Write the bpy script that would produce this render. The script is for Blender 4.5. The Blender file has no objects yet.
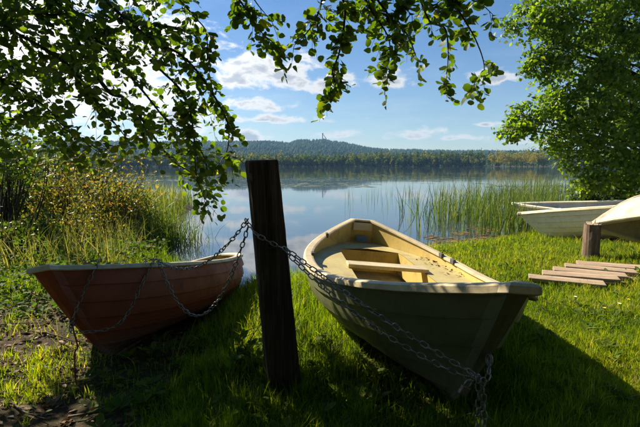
import bpy, bmesh, math
import numpy as np
from mathutils import Matrix, Vector, Euler

# ---------------------------------------------------------------- camera, sky, sun, exposure
scene = bpy.context.scene
FPX, CXP, CYP, HC = 425.0, 320.0, 213.5, 1.37          # focal length and centre in photo pixels, eye height
PITCH = math.atan2(48.5, FPX)
CP, SP = math.cos(PITCH), math.sin(PITCH)
cam_data = bpy.data.cameras.new('camera')
cam_data.lens = 36.0 * FPX / 640.0
cam_data.sensor_width = 36.0
cam_data.clip_start = 0.05
cam_data.clip_end = 12000
cam_data.dof.use_dof = True
cam_data.dof.focus_distance = 2.9
cam_data.dof.aperture_fstop = 9.0
cam = bpy.data.objects.new('camera', cam_data)
scene.collection.objects.link(cam)
cam.location = (0, 0, HC)
cam.rotation_euler = (math.pi / 2 - PITCH, 0, 0)
scene.camera = cam

SUN_AZ, SUN_EL = math.radians(-52), math.radians(37)   # azimuth from +Y towards +X
SUN_DIR = np.array([math.sin(SUN_AZ) * math.cos(SUN_EL), math.cos(SUN_AZ) * math.cos(SUN_EL), math.sin(SUN_EL)])
SUN_STRENGTH = 5.0
SKY_STRENGTH = 0.05
scene.view_settings.view_transform = 'Standard'
scene.view_settings.look = 'None'
scene.view_settings.gamma = 1
scene.view_settings.exposure = 1.2
scene.view_settings.use_curve_mapping = False
scene.render.engine = 'CYCLES'
cy = scene.cycles
cy.use_denoising = True
cy.max_bounces = 8
cy.transparent_max_bounces = 8
cy.volume_bounces = 0
cy.caustics_reflective = False
cy.caustics_refractive = False
cy.sample_clamp_indirect = 6

def ray(px, py):
    u = (CYP - py) / FPX
    x = (px - CXP) / FPX
    return np.array([x, CP + u * SP, -SP + u * CP])
def at(px, py, depth):                                  # the point at that forward distance
    r = ray(px, py)
    return r * (depth / r[1]) + np.array([0, 0, HC])
def onz(px, py, z):
    r = ray(px, py)
    return r * ((z - HC) / r[2]) + np.array([0, 0, HC])

class NT:                                               # tiny node helper
    def __init__(s, tree): s.t = tree; s.n = tree.nodes; s.l = tree.links
    def add(s, kind, **kw):
        nd = s.n.new(kind)
        for k, v in kw.items(): setattr(nd, k, v)
        return nd
    def link(s, a, b): s.l.new(a, b)
    def put(s, sock, v):
        if isinstance(v, bpy.types.NodeSocket): s.l.new(v, sock)
        else: sock.default_value = v
    def math(s, op, a, b=None, c=None, clamp=False):
        nd = s.n.new('ShaderNodeMath'); nd.operation = op; nd.use_clamp = clamp
        s.put(nd.inputs[0], a)
        if b is not None: s.put(nd.inputs[1], b)
        if c is not None: s.put(nd.inputs[2], c)
        return nd.outputs[0]
    def mix(s, f, a, b):
        nd = s.n.new('ShaderNodeMix'); nd.data_type = 'RGBA'
        s.put(nd.inputs[0], f); s.put(nd.inputs[6], a); s.put(nd.inputs[7], b)
        return nd.outputs[2]
    def noise(s, vec, scale, detail=4, rough=.55, dist=0):
        nd = s.n.new('ShaderNodeTexNoise'); nd.inputs['Scale'].default_value = scale
        nd.inputs['Detail'].default_value = detail; nd.inputs['Roughness'].default_value = rough
        nd.inputs['Distortion'].default_value = dist
        if vec is not None: s.l.new(vec, nd.inputs['Vector'])
        return nd.outputs['Fac']
    def ramp(s, fac, stops, interp='LINEAR'):
        nd = s.n.new('ShaderNodeValToRGB'); cr = nd.color_ramp; cr.interpolation = interp
        while len(cr.elements) < len(stops): cr.elements.new(.5)
        for e, (p, c) in zip(cr.elements, stops):
            e.position = p; e.color = (*c, 1) if len(c) == 3 else c
        s.put(nd.inputs[0], fac)
        return nd.outputs['Color']
    def smooth(s, v, a, b):
        nd = s.n.new('ShaderNodeMapRange'); nd.interpolation_type = 'SMOOTHSTEP'
        s.put(nd.inputs[0], v); nd.inputs[1].default_value = a; nd.inputs[2].default_value = b
        nd.inputs[3].default_value = 0; nd.inputs[4].default_value = 1
        return nd.outputs[0]
    def lin(s, v, a, b, c, d):
        nd = s.n.new('ShaderNodeMapRange')
        s.put(nd.inputs[0], v); nd.inputs[1].default_value = a; nd.inputs[2].default_value = b
        nd.inputs[3].default_value = c; nd.inputs[4].default_value = d
        return nd.outputs[0]

def make_world():
    w = bpy.data.worlds.new('World'); scene.world = w; w.use_nodes = True
    T = NT(w.node_tree); T.n.clear()
    sky = T.add('ShaderNodeTexSky', sky_type='NISHITA')
    sky.sun_disc = False
    sky.sun_elevation = SUN_EL
    sky.sun_rotation = SUN_AZ                           # measured from +Y, clockwise seen from above
    sky.air_density = 1.0; sky.dust_density = 0.25; sky.ozone_density = 3.5
    geo = T.add('ShaderNodeTexCoord')
    d = geo.outputs['Generated']
    sep = T.add('ShaderNodeSeparateXYZ'); T.link(d, sep.inputs[0])
    az = T.math('ARCTAN2', sep.outputs[0], sep.outputs[1])
    el = T.math('ARCSINE', sep.outputs[2])
    # flat cloud layer: scattered small cumulus everywhere
    zc = T.math('MAXIMUM', sep.outputs[2], .0)
    den = T.math('ADD', zc, .10)
    comb = T.add('ShaderNodeCombineXYZ')
    T.link(T.math('DIVIDE', sep.outputs[0], den), comb.inputs[0])
    T.link(T.math('DIVIDE', sep.outputs[1], den), comb.inputs[1])
    comb.inputs[2].default_value = 3.7
    big = T.noise(comb.outputs[0], .42, 3, .5)
    fine = T.noise(comb.outputs[0], 1.5, 8, .62)
    # billows in angular space (clouds near the horizon are seen from the side)
    ang = T.add('ShaderNodeCombineXYZ'); T.link(az, ang.inputs[0]); T.link(T.math('MULTIPLY', el, 1.9), ang.inputs[1])
    bil = T.noise(ang.outputs[0], 15, 9, .6, .3)
    bil2 = T.noise(ang.outputs[0], 5.5, 3, .5)
    # the cumulus clouds seen in the sky: bearing, elevation, half width, half height
    cl = [(275, 77, 66, 26), (236, 80, 34, 17), (322, 84, 48, 15), (243, 105, 50, 12), (262, 120, 70, 6), (338, 136, 26, 7), (245, 136, 34, 8),
          (410, 137, 24, 6), (440, 130, 19, 9), (462, 138, 30, 5), (496, 78, 26, 9), (486, 124, 13, 5), (390, 82, 34, 11),
          (95, 85, 150, 85), (30, 60, 110, 120), (155, 45, 40, 40), (-70, 40, 90, 70), (175, 118, 70, 22), (530, 141, 40, 7), (600, 120, 50, 14), (690, 90, 60, 18), (240, 150, 120, 7)]
    cov = None
    for (px, py, hw, hh) in cl:
        r = ray(px, py); a = math.atan2(r[0], r[1]); e = math.asin(r[2] / np.linalg.norm(r))
        k = math.cos(a) ** 1.5
        u = T.math('MULTIPLY_ADD', az, FPX / (hw * k + 1e-6), -a * FPX / (hw * k + 1e-6))
        # flatter base than top
        v = T.math('MULTIPLY_ADD', el, FPX / hh, -e * FPX / hh)
        vb = T.math('MINIMUM', v, 0.0)
        v = T.math('MULTIPLY_ADD', vb, .6, v)
        q = T.math('ADD', T.math('MULTIPLY', u, u), T.math('MULTIPLY', v, v))
        m = T.math('MULTIPLY', T.math('SUBTRACT', 1.0, T.math('SQRT', q)), min(1.0, .72 + hh / 50))
        cov = m if cov is None else T.math('MAXIMUM', cov, m)
    cov = T.math('MAXIMUM', cov, -1.0)
    field = T.math('ADD', T.math('MULTIPLY', cov, .62), T.math('MULTIPLY', T.math('SUBTRACT', bil, .5), 1.9))
    field = T.math('ADD', field, T.math('MULTIPLY', T.math('SUBTRACT', bil2, .5), .7))
    dens = T.smooth(field, 0.0, .40)
    core = T.smooth(field, .26, .62)
    lay = T.math('ADD', T.math('MULTIPLY', big, .8), T.math('MULTIPLY', fine, .55))
    up = T.smooth(el, .42, .75)                         # the same scattered field goes on overhead
    lay_d = T.math('MULTIPLY', T.smooth(lay, .70, .92), up)
    veil = T.math('MULTIPLY', T.smooth(fine, .42, .8), T.math('MULTIPLY', T.smooth(el, .5, .02), .22))
    dens = T.math('MAXIMUM', T.math('MAXIMUM', dens, lay_d), veil)
    vm0 = T.add('ShaderNodeVectorMath', operation='DOT_PRODUCT'); T.link(d, vm0.inputs[0]); vm0.inputs[1].default_value = tuple(SUN_DIR)
    glow = T.smooth(vm0.outputs['Value'], .68, .86)      # thick cloud near the sun glows through
    ccol = T.mix(T.math('MULTIPLY', core, T.math('MULTIPLY_ADD', glow, -.75, .85)), (9.6, 9.4, 9.2, 1), (3.9, 4.3, 5.0, 1))
    # clouds towards the sun are brighter: forward scattering
    vm = T.add('ShaderNodeVectorMath', operation='DOT_PRODUCT'); T.link(d, vm.inputs[0]); vm.inputs[1].default_value = tuple(SUN_DIR)
    fwd = T.math('POWER', T.math('MAXIMUM', vm.outputs['Value'], 0.0), 6.0)
    sc = T.add('ShaderNodeVectorMath', operation='SCALE'); T.link(ccol, sc.inputs[0]); T.link(T.math('MULTIPLY_ADD', fwd, 2.2, .84), sc.inputs[3])
    tint = T.add('ShaderNodeVectorMath', operation='MULTIPLY'); T.link(sky.outputs[0], tint.inputs[0]); T.link(T.mix(T.smooth(el, .0, .42), (1.02, 1.02, 1.0, 1), (.66, .90, 1.10, 1)), tint.inputs[1])
    col = T.mix(T.math('MULTIPLY', dens, .95), tint.outputs[0], sc.outputs[0])
    bg = T.add('ShaderNodeBackground'); T.link(col, bg.inputs[0]); bg.inputs[1].default_value = SKY_STRENGTH
    out = T.add('ShaderNodeOutputWorld'); T.link(bg.outputs[0], out.inputs[0])
    w.cycles.sampling_method = 'MANUAL'; w.cycles.sample_map_resolution = 512
make_world()

sun_data = bpy.data.lights.new('sun', 'SUN')
sun_data.energy = SUN_STRENGTH; sun_data.angle = math.radians(.53); sun_data.color = (1.0, .90, .72)
sun = bpy.data.objects.new('sun', sun_data); scene.collection.objects.link(sun)
sun.rotation_euler = Vector(SUN_DIR.tolist()).to_track_quat('Z', 'Y').to_euler()

# ---------------------------------------------------------------- helpers
COL = scene.collection
rng = np.random.default_rng(7)
A = np.array

def tag(o, label=None, cat=None, group=None, kind=None):
    if label: o['label'] = label
    if cat: o['category'] = cat
    if group: o['group'] = group
    if kind: o['kind'] = kind
    return o
def empty(name, loc=(0, 0, 0), rot=(0, 0, 0)):
    o = bpy.data.objects.new(name, None); COL.objects.link(o)
    o.location = loc; o.rotation_euler = rot; o.empty_display_size = .1
    return o
def link(name, me, mat=None, parent=None):
    o = bpy.data.objects.new(name, me); COL.objects.link(o)
    if mat is not None and not me.materials: me.materials.append(mat)
    if parent is not None: o.parent = parent
    return o
def mesh_np(name, V, quads=None, tris=None, smooth=False, attrs=None):
    V = np.asarray(V, np.float32).reshape(-1, 3)
    loops = []; starts = []; n = 0
    if quads is not None and len(quads):
        q = np.asarray(quads, np.int32); loops.append(q.ravel()); starts.append(np.arange(len(q)) * 4); n += q.size
    if tris is not None and len(tris):
        t = np.asarray(tris, np.int32); loops.append(t.ravel()); starts.append(n + np.arange(len(t)) * 3); n += t.size
    me = bpy.data.meshes.new(name)
    me.vertices.add(len(V)); me.vertices.foreach_set('co', V.ravel())
    L = np.concatenate(loops).astype(np.int32); S = np.concatenate(starts).astype(np.int32)
    me.loops.add(len(L)); me.loops.foreach_set('vertex_index', L)
    me.polygons.add(len(S)); me.polygons.foreach_set('loop_start', S)
    me.update(calc_edges=True)
    if smooth: me.polygons.foreach_set('use_smooth', np.ones(len(S), bool))
    for k, v in (attrs or {}).items():
        at_ = me.attributes.new(k, 'FLOAT', 'POINT'); at_.data.foreach_set('value', np.asarray(v, np.float32))
    me.validate()
    return me
class MB:
    """collects quads and triangles of one part"""
    def __init__(s): s.v = []; s.f = []
    def grid(s, P, closed_u=False, closed_v=False, flip=False):
        P = np.asarray(P, float); nu, nv = P.shape[:2]; b = len(s.v)
        s.v.extend(P.reshape(-1, 3).tolist())
        for i in range(nu if closed_u else nu - 1):
            for j in range(nv if closed_v else nv - 1):
                i2, j2 = (i + 1) % nu, (j + 1) % nv
                q = [b + i * nv + j, b + i2 * nv + j, b + i2 * nv + j2, b + i * nv + j2]
                s.f.append(q[::-1] if flip else q)
        return s
    def poly(s, pts):
        b = len(s.v); s.v.extend([list(map(float, p)) for p in pts]); s.f.append(list(range(b, b + len(pts)))); return s
    def box(s, c, size, R=None, jit=0):
        c = np.asarray(c, float); h = np.asarray(size, float) / 2; b = len(s.v)
        for x in (-1, 1):
            for y in (-1, 1):
                for z in (-1, 1):
                    p = A([x, y, z]) * h + (rng.normal(size=3) * jit if jit else 0)
                    s.v.append((c + (R @ p if R is not None else p)).tolist())
        for f in ([0, 1, 3, 2], [4, 6, 7, 5], [0, 4, 5, 1], [2, 3, 7, 6], [0, 2, 6, 4], [1, 5, 7, 3]): s.f.append([b + i for i in f])
        return s
    def tube(s, pts, rad, n=8, cap=True, wob=0):
        pts = np.asarray(pts, float); m = len(pts); rad = np.broadcast_to(rad, (m,)); rings = []
        t = np.gradient(pts, axis=0); t /= np.linalg.norm(t, axis=1)[:, None] + 1e-9
        ref = A([0, 0, 1.]) if abs(t[0][2]) < .9 else A([1., 0, 0])
        for i in range(m):
            u = np.cross(t[i], ref); u /= np.linalg.norm(u) + 1e-9; w = np.cross(u, t[i]); ref = w
            a = np.arange(n) / n * 2 * math.pi
            r = rad[i] * (1 + (rng.normal(size=n) * wob if wob else 0))
            rings.append(pts[i] + (np.cos(a) * r)[:, None] * u + (np.sin(a) * r)[:, None] * w)
        b = len(s.v); s.grid(np.array(rings), closed_v=True)
        if cap: s.f.append([b + j for j in range(n)][::-1]); s.f.append([b + (m - 1) * n + j for j in range(n)])
        return s
    def mesh(s, name, smooth=False, bevel=0):
        me = bpy.data.meshes.new(name); me.from_pydata(s.v, [], s.f)
        if bevel or True:
            bm = bmesh.new(); bm.from_mesh(me); bmesh.ops.recalc_face_normals(bm, faces=bm.faces)
            if bevel: bmesh.ops.bevel(bm, geom=list(bm.edges), offset=bevel, segments=2, affect='EDGES', profile=.5)
            bm.to_mesh(me); bm.free()
        if smooth:
            me.polygons.foreach_set('use_smooth', np.ones(len(me.polygons), bool))
        return me
    def build(s, name, mat, parent=None, smooth=False, bevel=0):
        return link(name, s.mesh(name, smooth, bevel), mat, parent)
def spline(P, n):
    """Catmull-Rom through the points"""
    P = np.asarray(P, float)
    if len(P) == 2: return P[0] + (P[1] - P[0]) * np.linspace(0, 1, n)[:, None]
    Q = np.vstack([2 * P[0] - P[1], P, 2 * P[-1] - P[-2]]); m = len(P) - 1
    u = np.linspace(0, m, n); i = np.minimum(u.astype(int), m - 1); t = (u - i)[:, None]
    p0, p1, p2, p3 = Q[i], Q[i + 1], Q[i + 2], Q[i + 3]
    return .5 * (2 * p1 + (p2 - p0) * t + (2 * p0 - 5 * p1 + 4 * p2 - p3) * t ** 2 + (3 * p1 - p0 - 3 * p2 + p3) * t ** 3)
def vnoise(x, y, seed=0):
    """smooth value noise, vectorised, range -1..1"""
    x = np.asarray(x, float); y = np.asarray(y, float)
    xi = np.floor(x).astype(np.int64); yi = np.floor(y).astype(np.int64); fx = x - xi; fy = y - yi
    def h(a, b):
        n = (a * 374761393 + b * 668265263 + seed * 982451653) & 0x7fffffff
        n = ((n ^ (n >> 13)) * 1274126177) & 0x7fffffff
        return ((n ^ (n >> 16)) & 0xffff) / 32767.5 - 1
    sx = fx * fx * (3 - 2 * fx); sy = fy * fy * (3 - 2 * fy)
    return (h(xi, yi) * (1 - sx) + h(xi + 1, yi) * sx) * (1 - sy) + (h(xi, yi + 1) * (1 - sx) + h(xi + 1, yi + 1) * sx) * sy
def rand_rot(n, r=rng):
    q = r.normal(size=(n, 4)); q /= np.linalg.norm(q, axis=1)[:, None]
    w, x, y, z = q.T
    return np.stack([np.stack([1 - 2 * (y * y + z * z), 2 * (x * y - z * w), 2 * (x * z + y * w)], -1),
                     np.stack([2 * (x * y + z * w), 1 - 2 * (x * x + z * z), 2 * (y * z - x * w)], -1),
                     np.stack([2 * (x * z - y * w), 2 * (y * z + x * w), 1 - 2 * (x * x + y * y)], -1)], 1)
def frames(dirs, normals):
    """rotation matrices with local y along dirs and local z near normals"""
    y = dirs / (np.linalg.norm(dirs, axis=1)[:, None] + 1e-9)
    x = np.cross(y, normals); x /= np.linalg.norm(x, axis=1)[:, None] + 1e-9
    z = np.cross(x, y)
    return np.stack([x, y, z], -1)
# leaf outlines, base at the origin, unit length along +y
def leaf_round():
    o = A([[0, 0, 0], [.30, .14, .03], [.46, .45, .07], [.36, .80, .05], [0, .97, -.03], [-.36, .80, .05], [-.46, .45, .07], [-.30, .14, .03], [0, .5, -.01]])
    t = [[i, (i + 1) % 8, 8] for i in range(8)]
    return o, A(t)
def leaf_oval():
    o = A([[0, 0, 0], [.24, .35, .05], [.2, .72, .03], [0, 1, -.04], [-.2, .72, .03], [-.24, .35, .05], [0, .5, -.02]])
    return o, A([[i, (i + 1) % 6, 6] for i in range(6)])
def leaf_dia():
    return A([[0, 0, 0], [.34, .5, .06], [0, 1, -.03], [-.34, .5, .06]]), A([[0, 1, 2], [0, 2, 3]])
def scatter(template, pos, R, size, tint):
    o, t = template; n = len(pos); k = len(o)
    V = np.einsum('nij,kj->nki', R, o) * np.asarray(size).reshape(-1, 1, 1) + pos[:, None]
    F = t[None] + (np.arange(n) * k)[:, None, None]
    return V.reshape(-1, 3), F.reshape(-1, 3), np.repeat(tint, k)
def join_sc(parts):
    V = []; F = []; T = []; b = 0
    for v, f, t in parts:
        V.append(v); F.append(f + b); T.append(t); b += len(v)
    return np.concatenate(V), np.concatenate(F), np.concatenate(T)

# ---------------------------------------------------------------- materials
MATS = {}
def mat(name):
    m = bpy.data.materials.new(name); m.use_nodes = True
    T = NT(m.node_tree); T.n.clear(); MATS[name] = m
    out = T.add('ShaderNodeOutputMaterial')
    return m, T, out
def principled(T, out, col, rough=.6, spec=.5, bump=None, bstr=.3, bdist=.01, metal=0, ior=None, coat=0):
    p = T.add('ShaderNodeBsdfPrincipled'); T.put(p.inputs['Base Color'], col); T.put(p.inputs['Roughness'], rough)
    p.inputs['Specular IOR Level'].default_value = spec; p.inputs['Metallic'].default_value = metal
    if ior: p.inputs['IOR'].default_value = ior
    if coat: p.inputs['Coat Weight'].default_value = coat; p.inputs['Coat Roughness'].default_value = .25
    if bump is not None:
        b = T.add('ShaderNodeBump'); b.inputs['Strength'].default_value = bstr; b.inputs['Distance'].default_value = bdist
        T.link(bump, b.inputs['Height']); T.link(b.outputs[0], p.inputs['Normal'])
    T.link(p.outputs[0], out.inputs[0]); return p
def objco(T, scale=(1, 1, 1)):
    tc = T.add('ShaderNodeTexCoord'); mp = T.add('ShaderNodeMapping'); mp.inputs['Scale'].default_value = scale
    T.link(tc.outputs['Object'], mp.inputs[0]); return mp.outputs[0]
def leaf_mat(name, stops, trans=.45, tcol=(1.35, 1.5, .55), rough=.45, from_object=False, spec=.35):
    m, T, out = mat(name)
    if from_object:
        oi = T.add('ShaderNodeObjectInfo'); fac = oi.outputs['Random']
    else:
        at_ = T.add('ShaderNodeAttribute', attribute_name='tint'); fac = at_.outputs['Fac']
    col = T.ramp(fac, stops)
    p = T.add('ShaderNodeBsdfPrincipled'); T.link(col, p.inputs['Base Color']); p.inputs['Roughness'].default_value = rough
    p.inputs['Specular IOR Level'].default_value = spec
    vm = T.add('ShaderNodeVectorMath', operation='MULTIPLY'); T.link(col, vm.inputs[0]); vm.inputs[1].default_value = tcol
    tr = T.add('ShaderNodeBsdfTranslucent'); T.link(vm.outputs[0], tr.inputs[0])
    mx = T.add('ShaderNodeMixShader'); mx.inputs[0].default_value = trans
    T.link(p.outputs[0], mx.inputs[1]); T.link(tr.outputs[0], mx.inputs[2]); T.link(mx.outputs[0], out.inputs[0])
    return m
G = leaf_mat
M_ALDER = G('alder_leaf', [(0, (.030, .058, .008)), (.55, (.06, .10, .010)), (.93, (.11, .14, .015)), (1, (.20, .18, .02))], .55, (2.5, 2.6, .55))
M_ALDER_OBJ = G('alder_leaf_single', [(0, (.030, .058, .008)), (.55, (.06, .10, .010)), (.93, (.11, .14, .015)), (1, (.20, .18, .02))], .55, (2.5, 2.6, .55), from_object=True)
M_WILLOW = G('bank_tree_leaf', [(0, (.05, .095, .008)), (.55, (.125, .195, .014)), (1, (.24, .28, .028))], .55, (1.8, 1.95, .45))
M_GOLD = G('golden_leaf', [(0, (.07, .10, .015)), (.4, (.19, .18, .025)), (.75, (.32, .23, .05)), (1, (.30, .15, .06))], .5, (1.6, 1.5, .6))
M_SHRUB = G('shrub_leaf', [(0, (.03, .06, .01)), (.7, (.08, .12, .02)), (1, (.22, .19, .03))], .45, (1.7, 1.8, .5))
M_GRASS = G('grass_blade', [(0, (.045, .085, .005)), (.35, (.12, .19, .008)), (.75, (.23, .27, .014)), (.93, (.33, .29, .05)), (1, (.45, .36, .14))], .55, (1.8, 1.8, .4), .5, spec=.25)
M_REED = G('reed_blade', [(0, (.05, .09, .015)), (.6, (.10, .15, .03)), (.85, (.25, .24, .07)), (1, (.38, .30, .14))], .4, (1.4, 1.5, .5))
M_HERB = G('herb_leaf', [(0, (.03, .065, .01)), (.6, (.07, .12, .015)), (.93, (.16, .18, .03)), (1, (.45, .20, .03))], .45, (1.6, 1.8, .5), .65, spec=.12)
M_LILY = G('lily_pad', [(0, (.06, .09, .03)), (.6, (.13, .16, .06)), (1, (.24, .24, .12))], .1, (1, 1, 1), .35, spec=.5)
M_WEED = G('water_weed', [(0, (.10, .07, .02)), (.6, (.22, .13, .04)), (1, (.30, .22, .06))], .2, (1, 1, 1), .6)
M_DEAD = G('dead_leaf', [(0, (.06, .032, .014)), (.6, (.16, .085, .035)), (1, (.32, .21, .11))], .2, (1, .9, .7), .7)
M_FARLIT = G('far_lit_foliage', [(0, (.08, .11, .02)), (.6, (.19, .20, .03)), (1, (.32, .25, .05))], .45, (1.5, 1.5, .6), .8, spec=.1)  # brighter than the far forest: sunlit look put into the leaf colour
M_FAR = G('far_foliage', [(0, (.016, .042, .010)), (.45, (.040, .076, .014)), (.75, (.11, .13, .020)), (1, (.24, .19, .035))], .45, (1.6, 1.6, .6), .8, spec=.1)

def m_soil():
    m, T, out = mat('soil'); v = objco(T)
    n1 = T.noise(v, .9, 5, .6); n2 = T.noise(v, 9, 6, .65); n3 = T.noise(v, 60, 4, .6)
    c = T.ramp(n2, [(.25, (.022, .014, .008)), (.5, (.055, .036, .020)), (.75, (.11, .075, .045))])
    c = T.mix(T.smooth(n1, .46, .62), c, (.040, .048, .014, 1))
    c = T.mix(T.smooth(n3, .6, .75), c, (.16, .115, .07, 1))
    h = T.math('ADD', T.math('MULTIPLY', n2, 1.0), T.math('MULTIPLY', n3, .45))
    principled(T, out, c, .95, .15, h, .9, .03); return m
M_SOIL = m_soil()
def m_water():
    m, T, out = mat('lake_water')
    tc = T.add('ShaderNodeTexCoord'); mp = T.add('ShaderNodeMapping'); mp.inputs['Scale'].default_value = (.55, .9, 1)
    T.link(tc.outputs['Object'], mp.inputs[0])
    n1 = T.noise(mp.outputs[0], 1.6, 3, .5, .4); n2 = T.noise(mp.outputs[0], .16, 3, .5)
    h = T.math('ADD', T.math('MULTIPLY', n1, .012), T.math('MULTIPLY', n2, .05))
    b = T.add('ShaderNodeBump'); b.inputs['Strength'].default_value = .10; b.inputs['Distance'].default_value = 1.0; T.link(h, b.inputs['Height'])
    p = T.add('ShaderNodeBsdfPrincipled'); p.inputs['Base Color'].default_value = (.035, .045, .048, 1)
    p.inputs['Roughness'].default_value = .035; p.inputs['IOR'].default_value = 2.7; p.inputs['Specular IOR Level'].default_value = .5
    T.link(b.outputs[0], p.inputs['Normal']); T.link(p.outputs[0], out.inputs[0]); return m
M_WATER = m_water()
def m_paint(name, c, dirt=(.05, .04, .03), amt=.35, rough=.42, scale=6, mud=0.0):
    m, T, out = mat(name); v = objco(T)
    n = T.noise(v, scale, 8, .68); n2 = T.noise(objco(T, (2.0, 16, 16)), 9, 6, .75); n3 = T.noise(v, 1.7, 5, .6)
    n4 = T.noise(objco(T, (14, 14, 1.6)), 3, 6, .7); n5 = T.noise(objco(T, (3.0, 40, 40)), 6, 3, .8, 1.5)
    c4 = (*c, 1)
    col = T.mix(T.math('MULTIPLY', T.smooth(n, .42, .78), amt), c4, (*dirt, 1))
    fade = tuple(min(1, x * 1.25 + .025) for x in c); pale = tuple(min(1, x * .6 + .22) for x in c)
    col = T.mix(T.math('MULTIPLY', T.smooth(n3, .45, .75), .6), col, (*fade, 1))
    col = T.mix(T.math('MULTIPLY', T.smooth(n4, .52, .74), .45), col, (*dirt, 1))                     # run-off streaks
    col = T.mix(T.math('MULTIPLY', T.smooth(n5, .66, .72), .55), col, (*pale, 1))                    # scratches along the hull
    col = T.mix(T.math('MULTIPLY', T.smooth(n2, .62, .74), .35), col, (*pale, 1))
    if mud:
        tc = T.add('ShaderNodeTexCoord'); sp = T.add('ShaderNodeSeparateXYZ'); T.link(tc.outputs['Object'], sp.inputs[0])
        hgt = T.math('ADD', sp.outputs[2], T.math('MULTIPLY', T.math('SUBTRACT', n, .5), .22))
        col = T.mix(T.math('MULTIPLY', T.smooth(hgt, .20, .0), mud), col, (.20, .13, .08, 1))
        worn = T.math('MULTIPLY', T.smooth(hgt, .13, .02), T.smooth(n2, .50, .62))
        col = T.mix(T.math('MULTIPLY', worn, .8), col, (.42, .36, .27, 1))                            # scuffed where it is dragged ashore
    r = T.lin(n, .3, .7, rough - .08, rough + .25)
    principled(T, out, col, r, .45, T.math('ADD', n2, T.math('MULTIPLY', n, .8)), .22, .004); return m
M_RED = m_paint('red_brown_hull', (.27, .055, .020), (.06, .026, .015), .55, .5, mud=.7)
M_GREEN = m_paint('olive_hull', (.105, .108, .046), (.032, .030, .014), .55, .42, mud=.6)
M_CREAM = m_paint('cream_rim', (.50, .41, .25), (.18, .13, .07), .6, .45, 9)
M_RIMW = m_paint('pale_rim', (.56, .49, .34), (.22, .17, .09), .6, .45, 9)
M_OCHRE = m_paint('ochre_liner', (.46, .33, .085), (.14, .09, .025), .6, .5)
M_BENCH = m_paint('grey_bench', (.44, .36, .15), (.15, .11, .05), .65, .5)
M_WHITE = m_paint('white_hull', (.88, .78, .54), (.38, .30, .16), .45, .4, mud=.3)
M_WHITEIN = m_paint('white_inside', (.45, .43, .38), (.2, .17, .12), .5, .6)
M_CANVAS = m_paint('dirty_white_hull', (.62, .53, .38), (.26, .19, .10), .8, .6, 5)
M_TAN = m_paint('tan_inside', (.50, .40, .20), (.12, .08, .04), .8, .6, 5)
M_DARKPAINT = m_paint('dark_trim', (.05, .05, .045), (.02, .02, .02), .4, .5)
def m_wood(name, a, b, c, scale=(30, 30, 2.2), rough=.85, bstr=.7):
    m, T, out = mat(name); v = objco(T, scale); w = objco(T)
    n = T.noise(v, 1, 7, .65, .6); n2 = T.noise(w, 3.5, 5, .6); n3 = T.noise(objco(T, tuple(x * 3 for x in scale)), 1, 3, .6)
    col = T.ramp(n, [(.25, a), (.5, b), (.78, c)])
    col = T.mix(T.math('MULTIPLY', T.smooth(n2, .45, .75), .5), col, (*[x * .5 for x in a], 1))
    h = T.math('ADD', n, T.math('MULTIPLY', n3, .4))
    principled(T, out, col, rough, .2, h, bstr, .012); return m
M_POST = m_wood('weathered_post', (.014, .010, .006), (.050, .034, .022), (.15, .11, .078), (46, 46, 2.0), .85, 1.0)
M_LOG = m_wood('log_bark', (.06, .04, .028), (.16, .11, .075), (.32, .23, .16), (14, 14, 3))
M_SLAT = m_wood('weathered_slat', (.15, .10, .065), (.36, .26, .17), (.56, .44, .31), (2.0, 26, 26))
M_BARK = m_wood('dark_bark', (.020, .016, .012), (.045, .036, .028), (.09, .075, .06), (12, 12, 3))
M_TWIG = m_wood('twig_wood', (.05, .035, .022), (.11, .08, .055), (.2, .16, .12), (10, 10, 10))
def m_metal(name, c, rough=.4):
    m, T, out = mat(name); n = T.noise(objco(T), 40, 5, .6)
    oi = T.add('ShaderNodeObjectInfo')
    col = T.mix(T.smooth(n, .5, .7), (*c, 1), (.16, .075, .03, 1))
    col = T.mix(T.math('MULTIPLY', oi.outputs['Random'], .5), col, (.06, .05, .045, 1))
    principled(T, out, col, T.lin(n, .3, .7, rough - .1, rough + .25), .5, n, .3, .002, metal=.85); return m
M_CHAIN = m_metal('galvanised_chain', (.34, .325, .30))
M_IRON = m_metal('dark_iron', (.20, .18, .16), .5)
def m_plain(name, c, rough=.6):
    m, T, out = mat(name); n = T.noise(objco(T), 25, 4, .6)
    col = T.mix(T.math('MULTIPLY', n, .4), (*c, 1), (*[x * .55 for x in c], 1))
    principled(T, out, col, rough, .3); return m
M_ROPE = m_plain('red_rope', (.30, .06, .035), .9)
M_BLUE = m_plain('blue_sticker', (.06, .16, .36), .4)
M_PLATE = m_plain('pale_plate', (.55, .50, .38), .5)
M_STEEL = m_plain('tower_concrete', (.07, .075, .08), .8)
M_FLOWY = m_plain('yellow_petal', (.75, .55, .03), .6)
M_FLOWW = m_plain('white_petal', (.8, .78, .72), .6)
def m_hill():
    m, T, out = mat('wooded_hill'); n = T.noise(objco(T), .02, 6, .7)
    principled(T, out, T.ramp(n, [(.3, (.02, .04, .015)), (.7, (.05, .07, .02))]), .95, .05); return m
M_HILL = m_hill()

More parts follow.
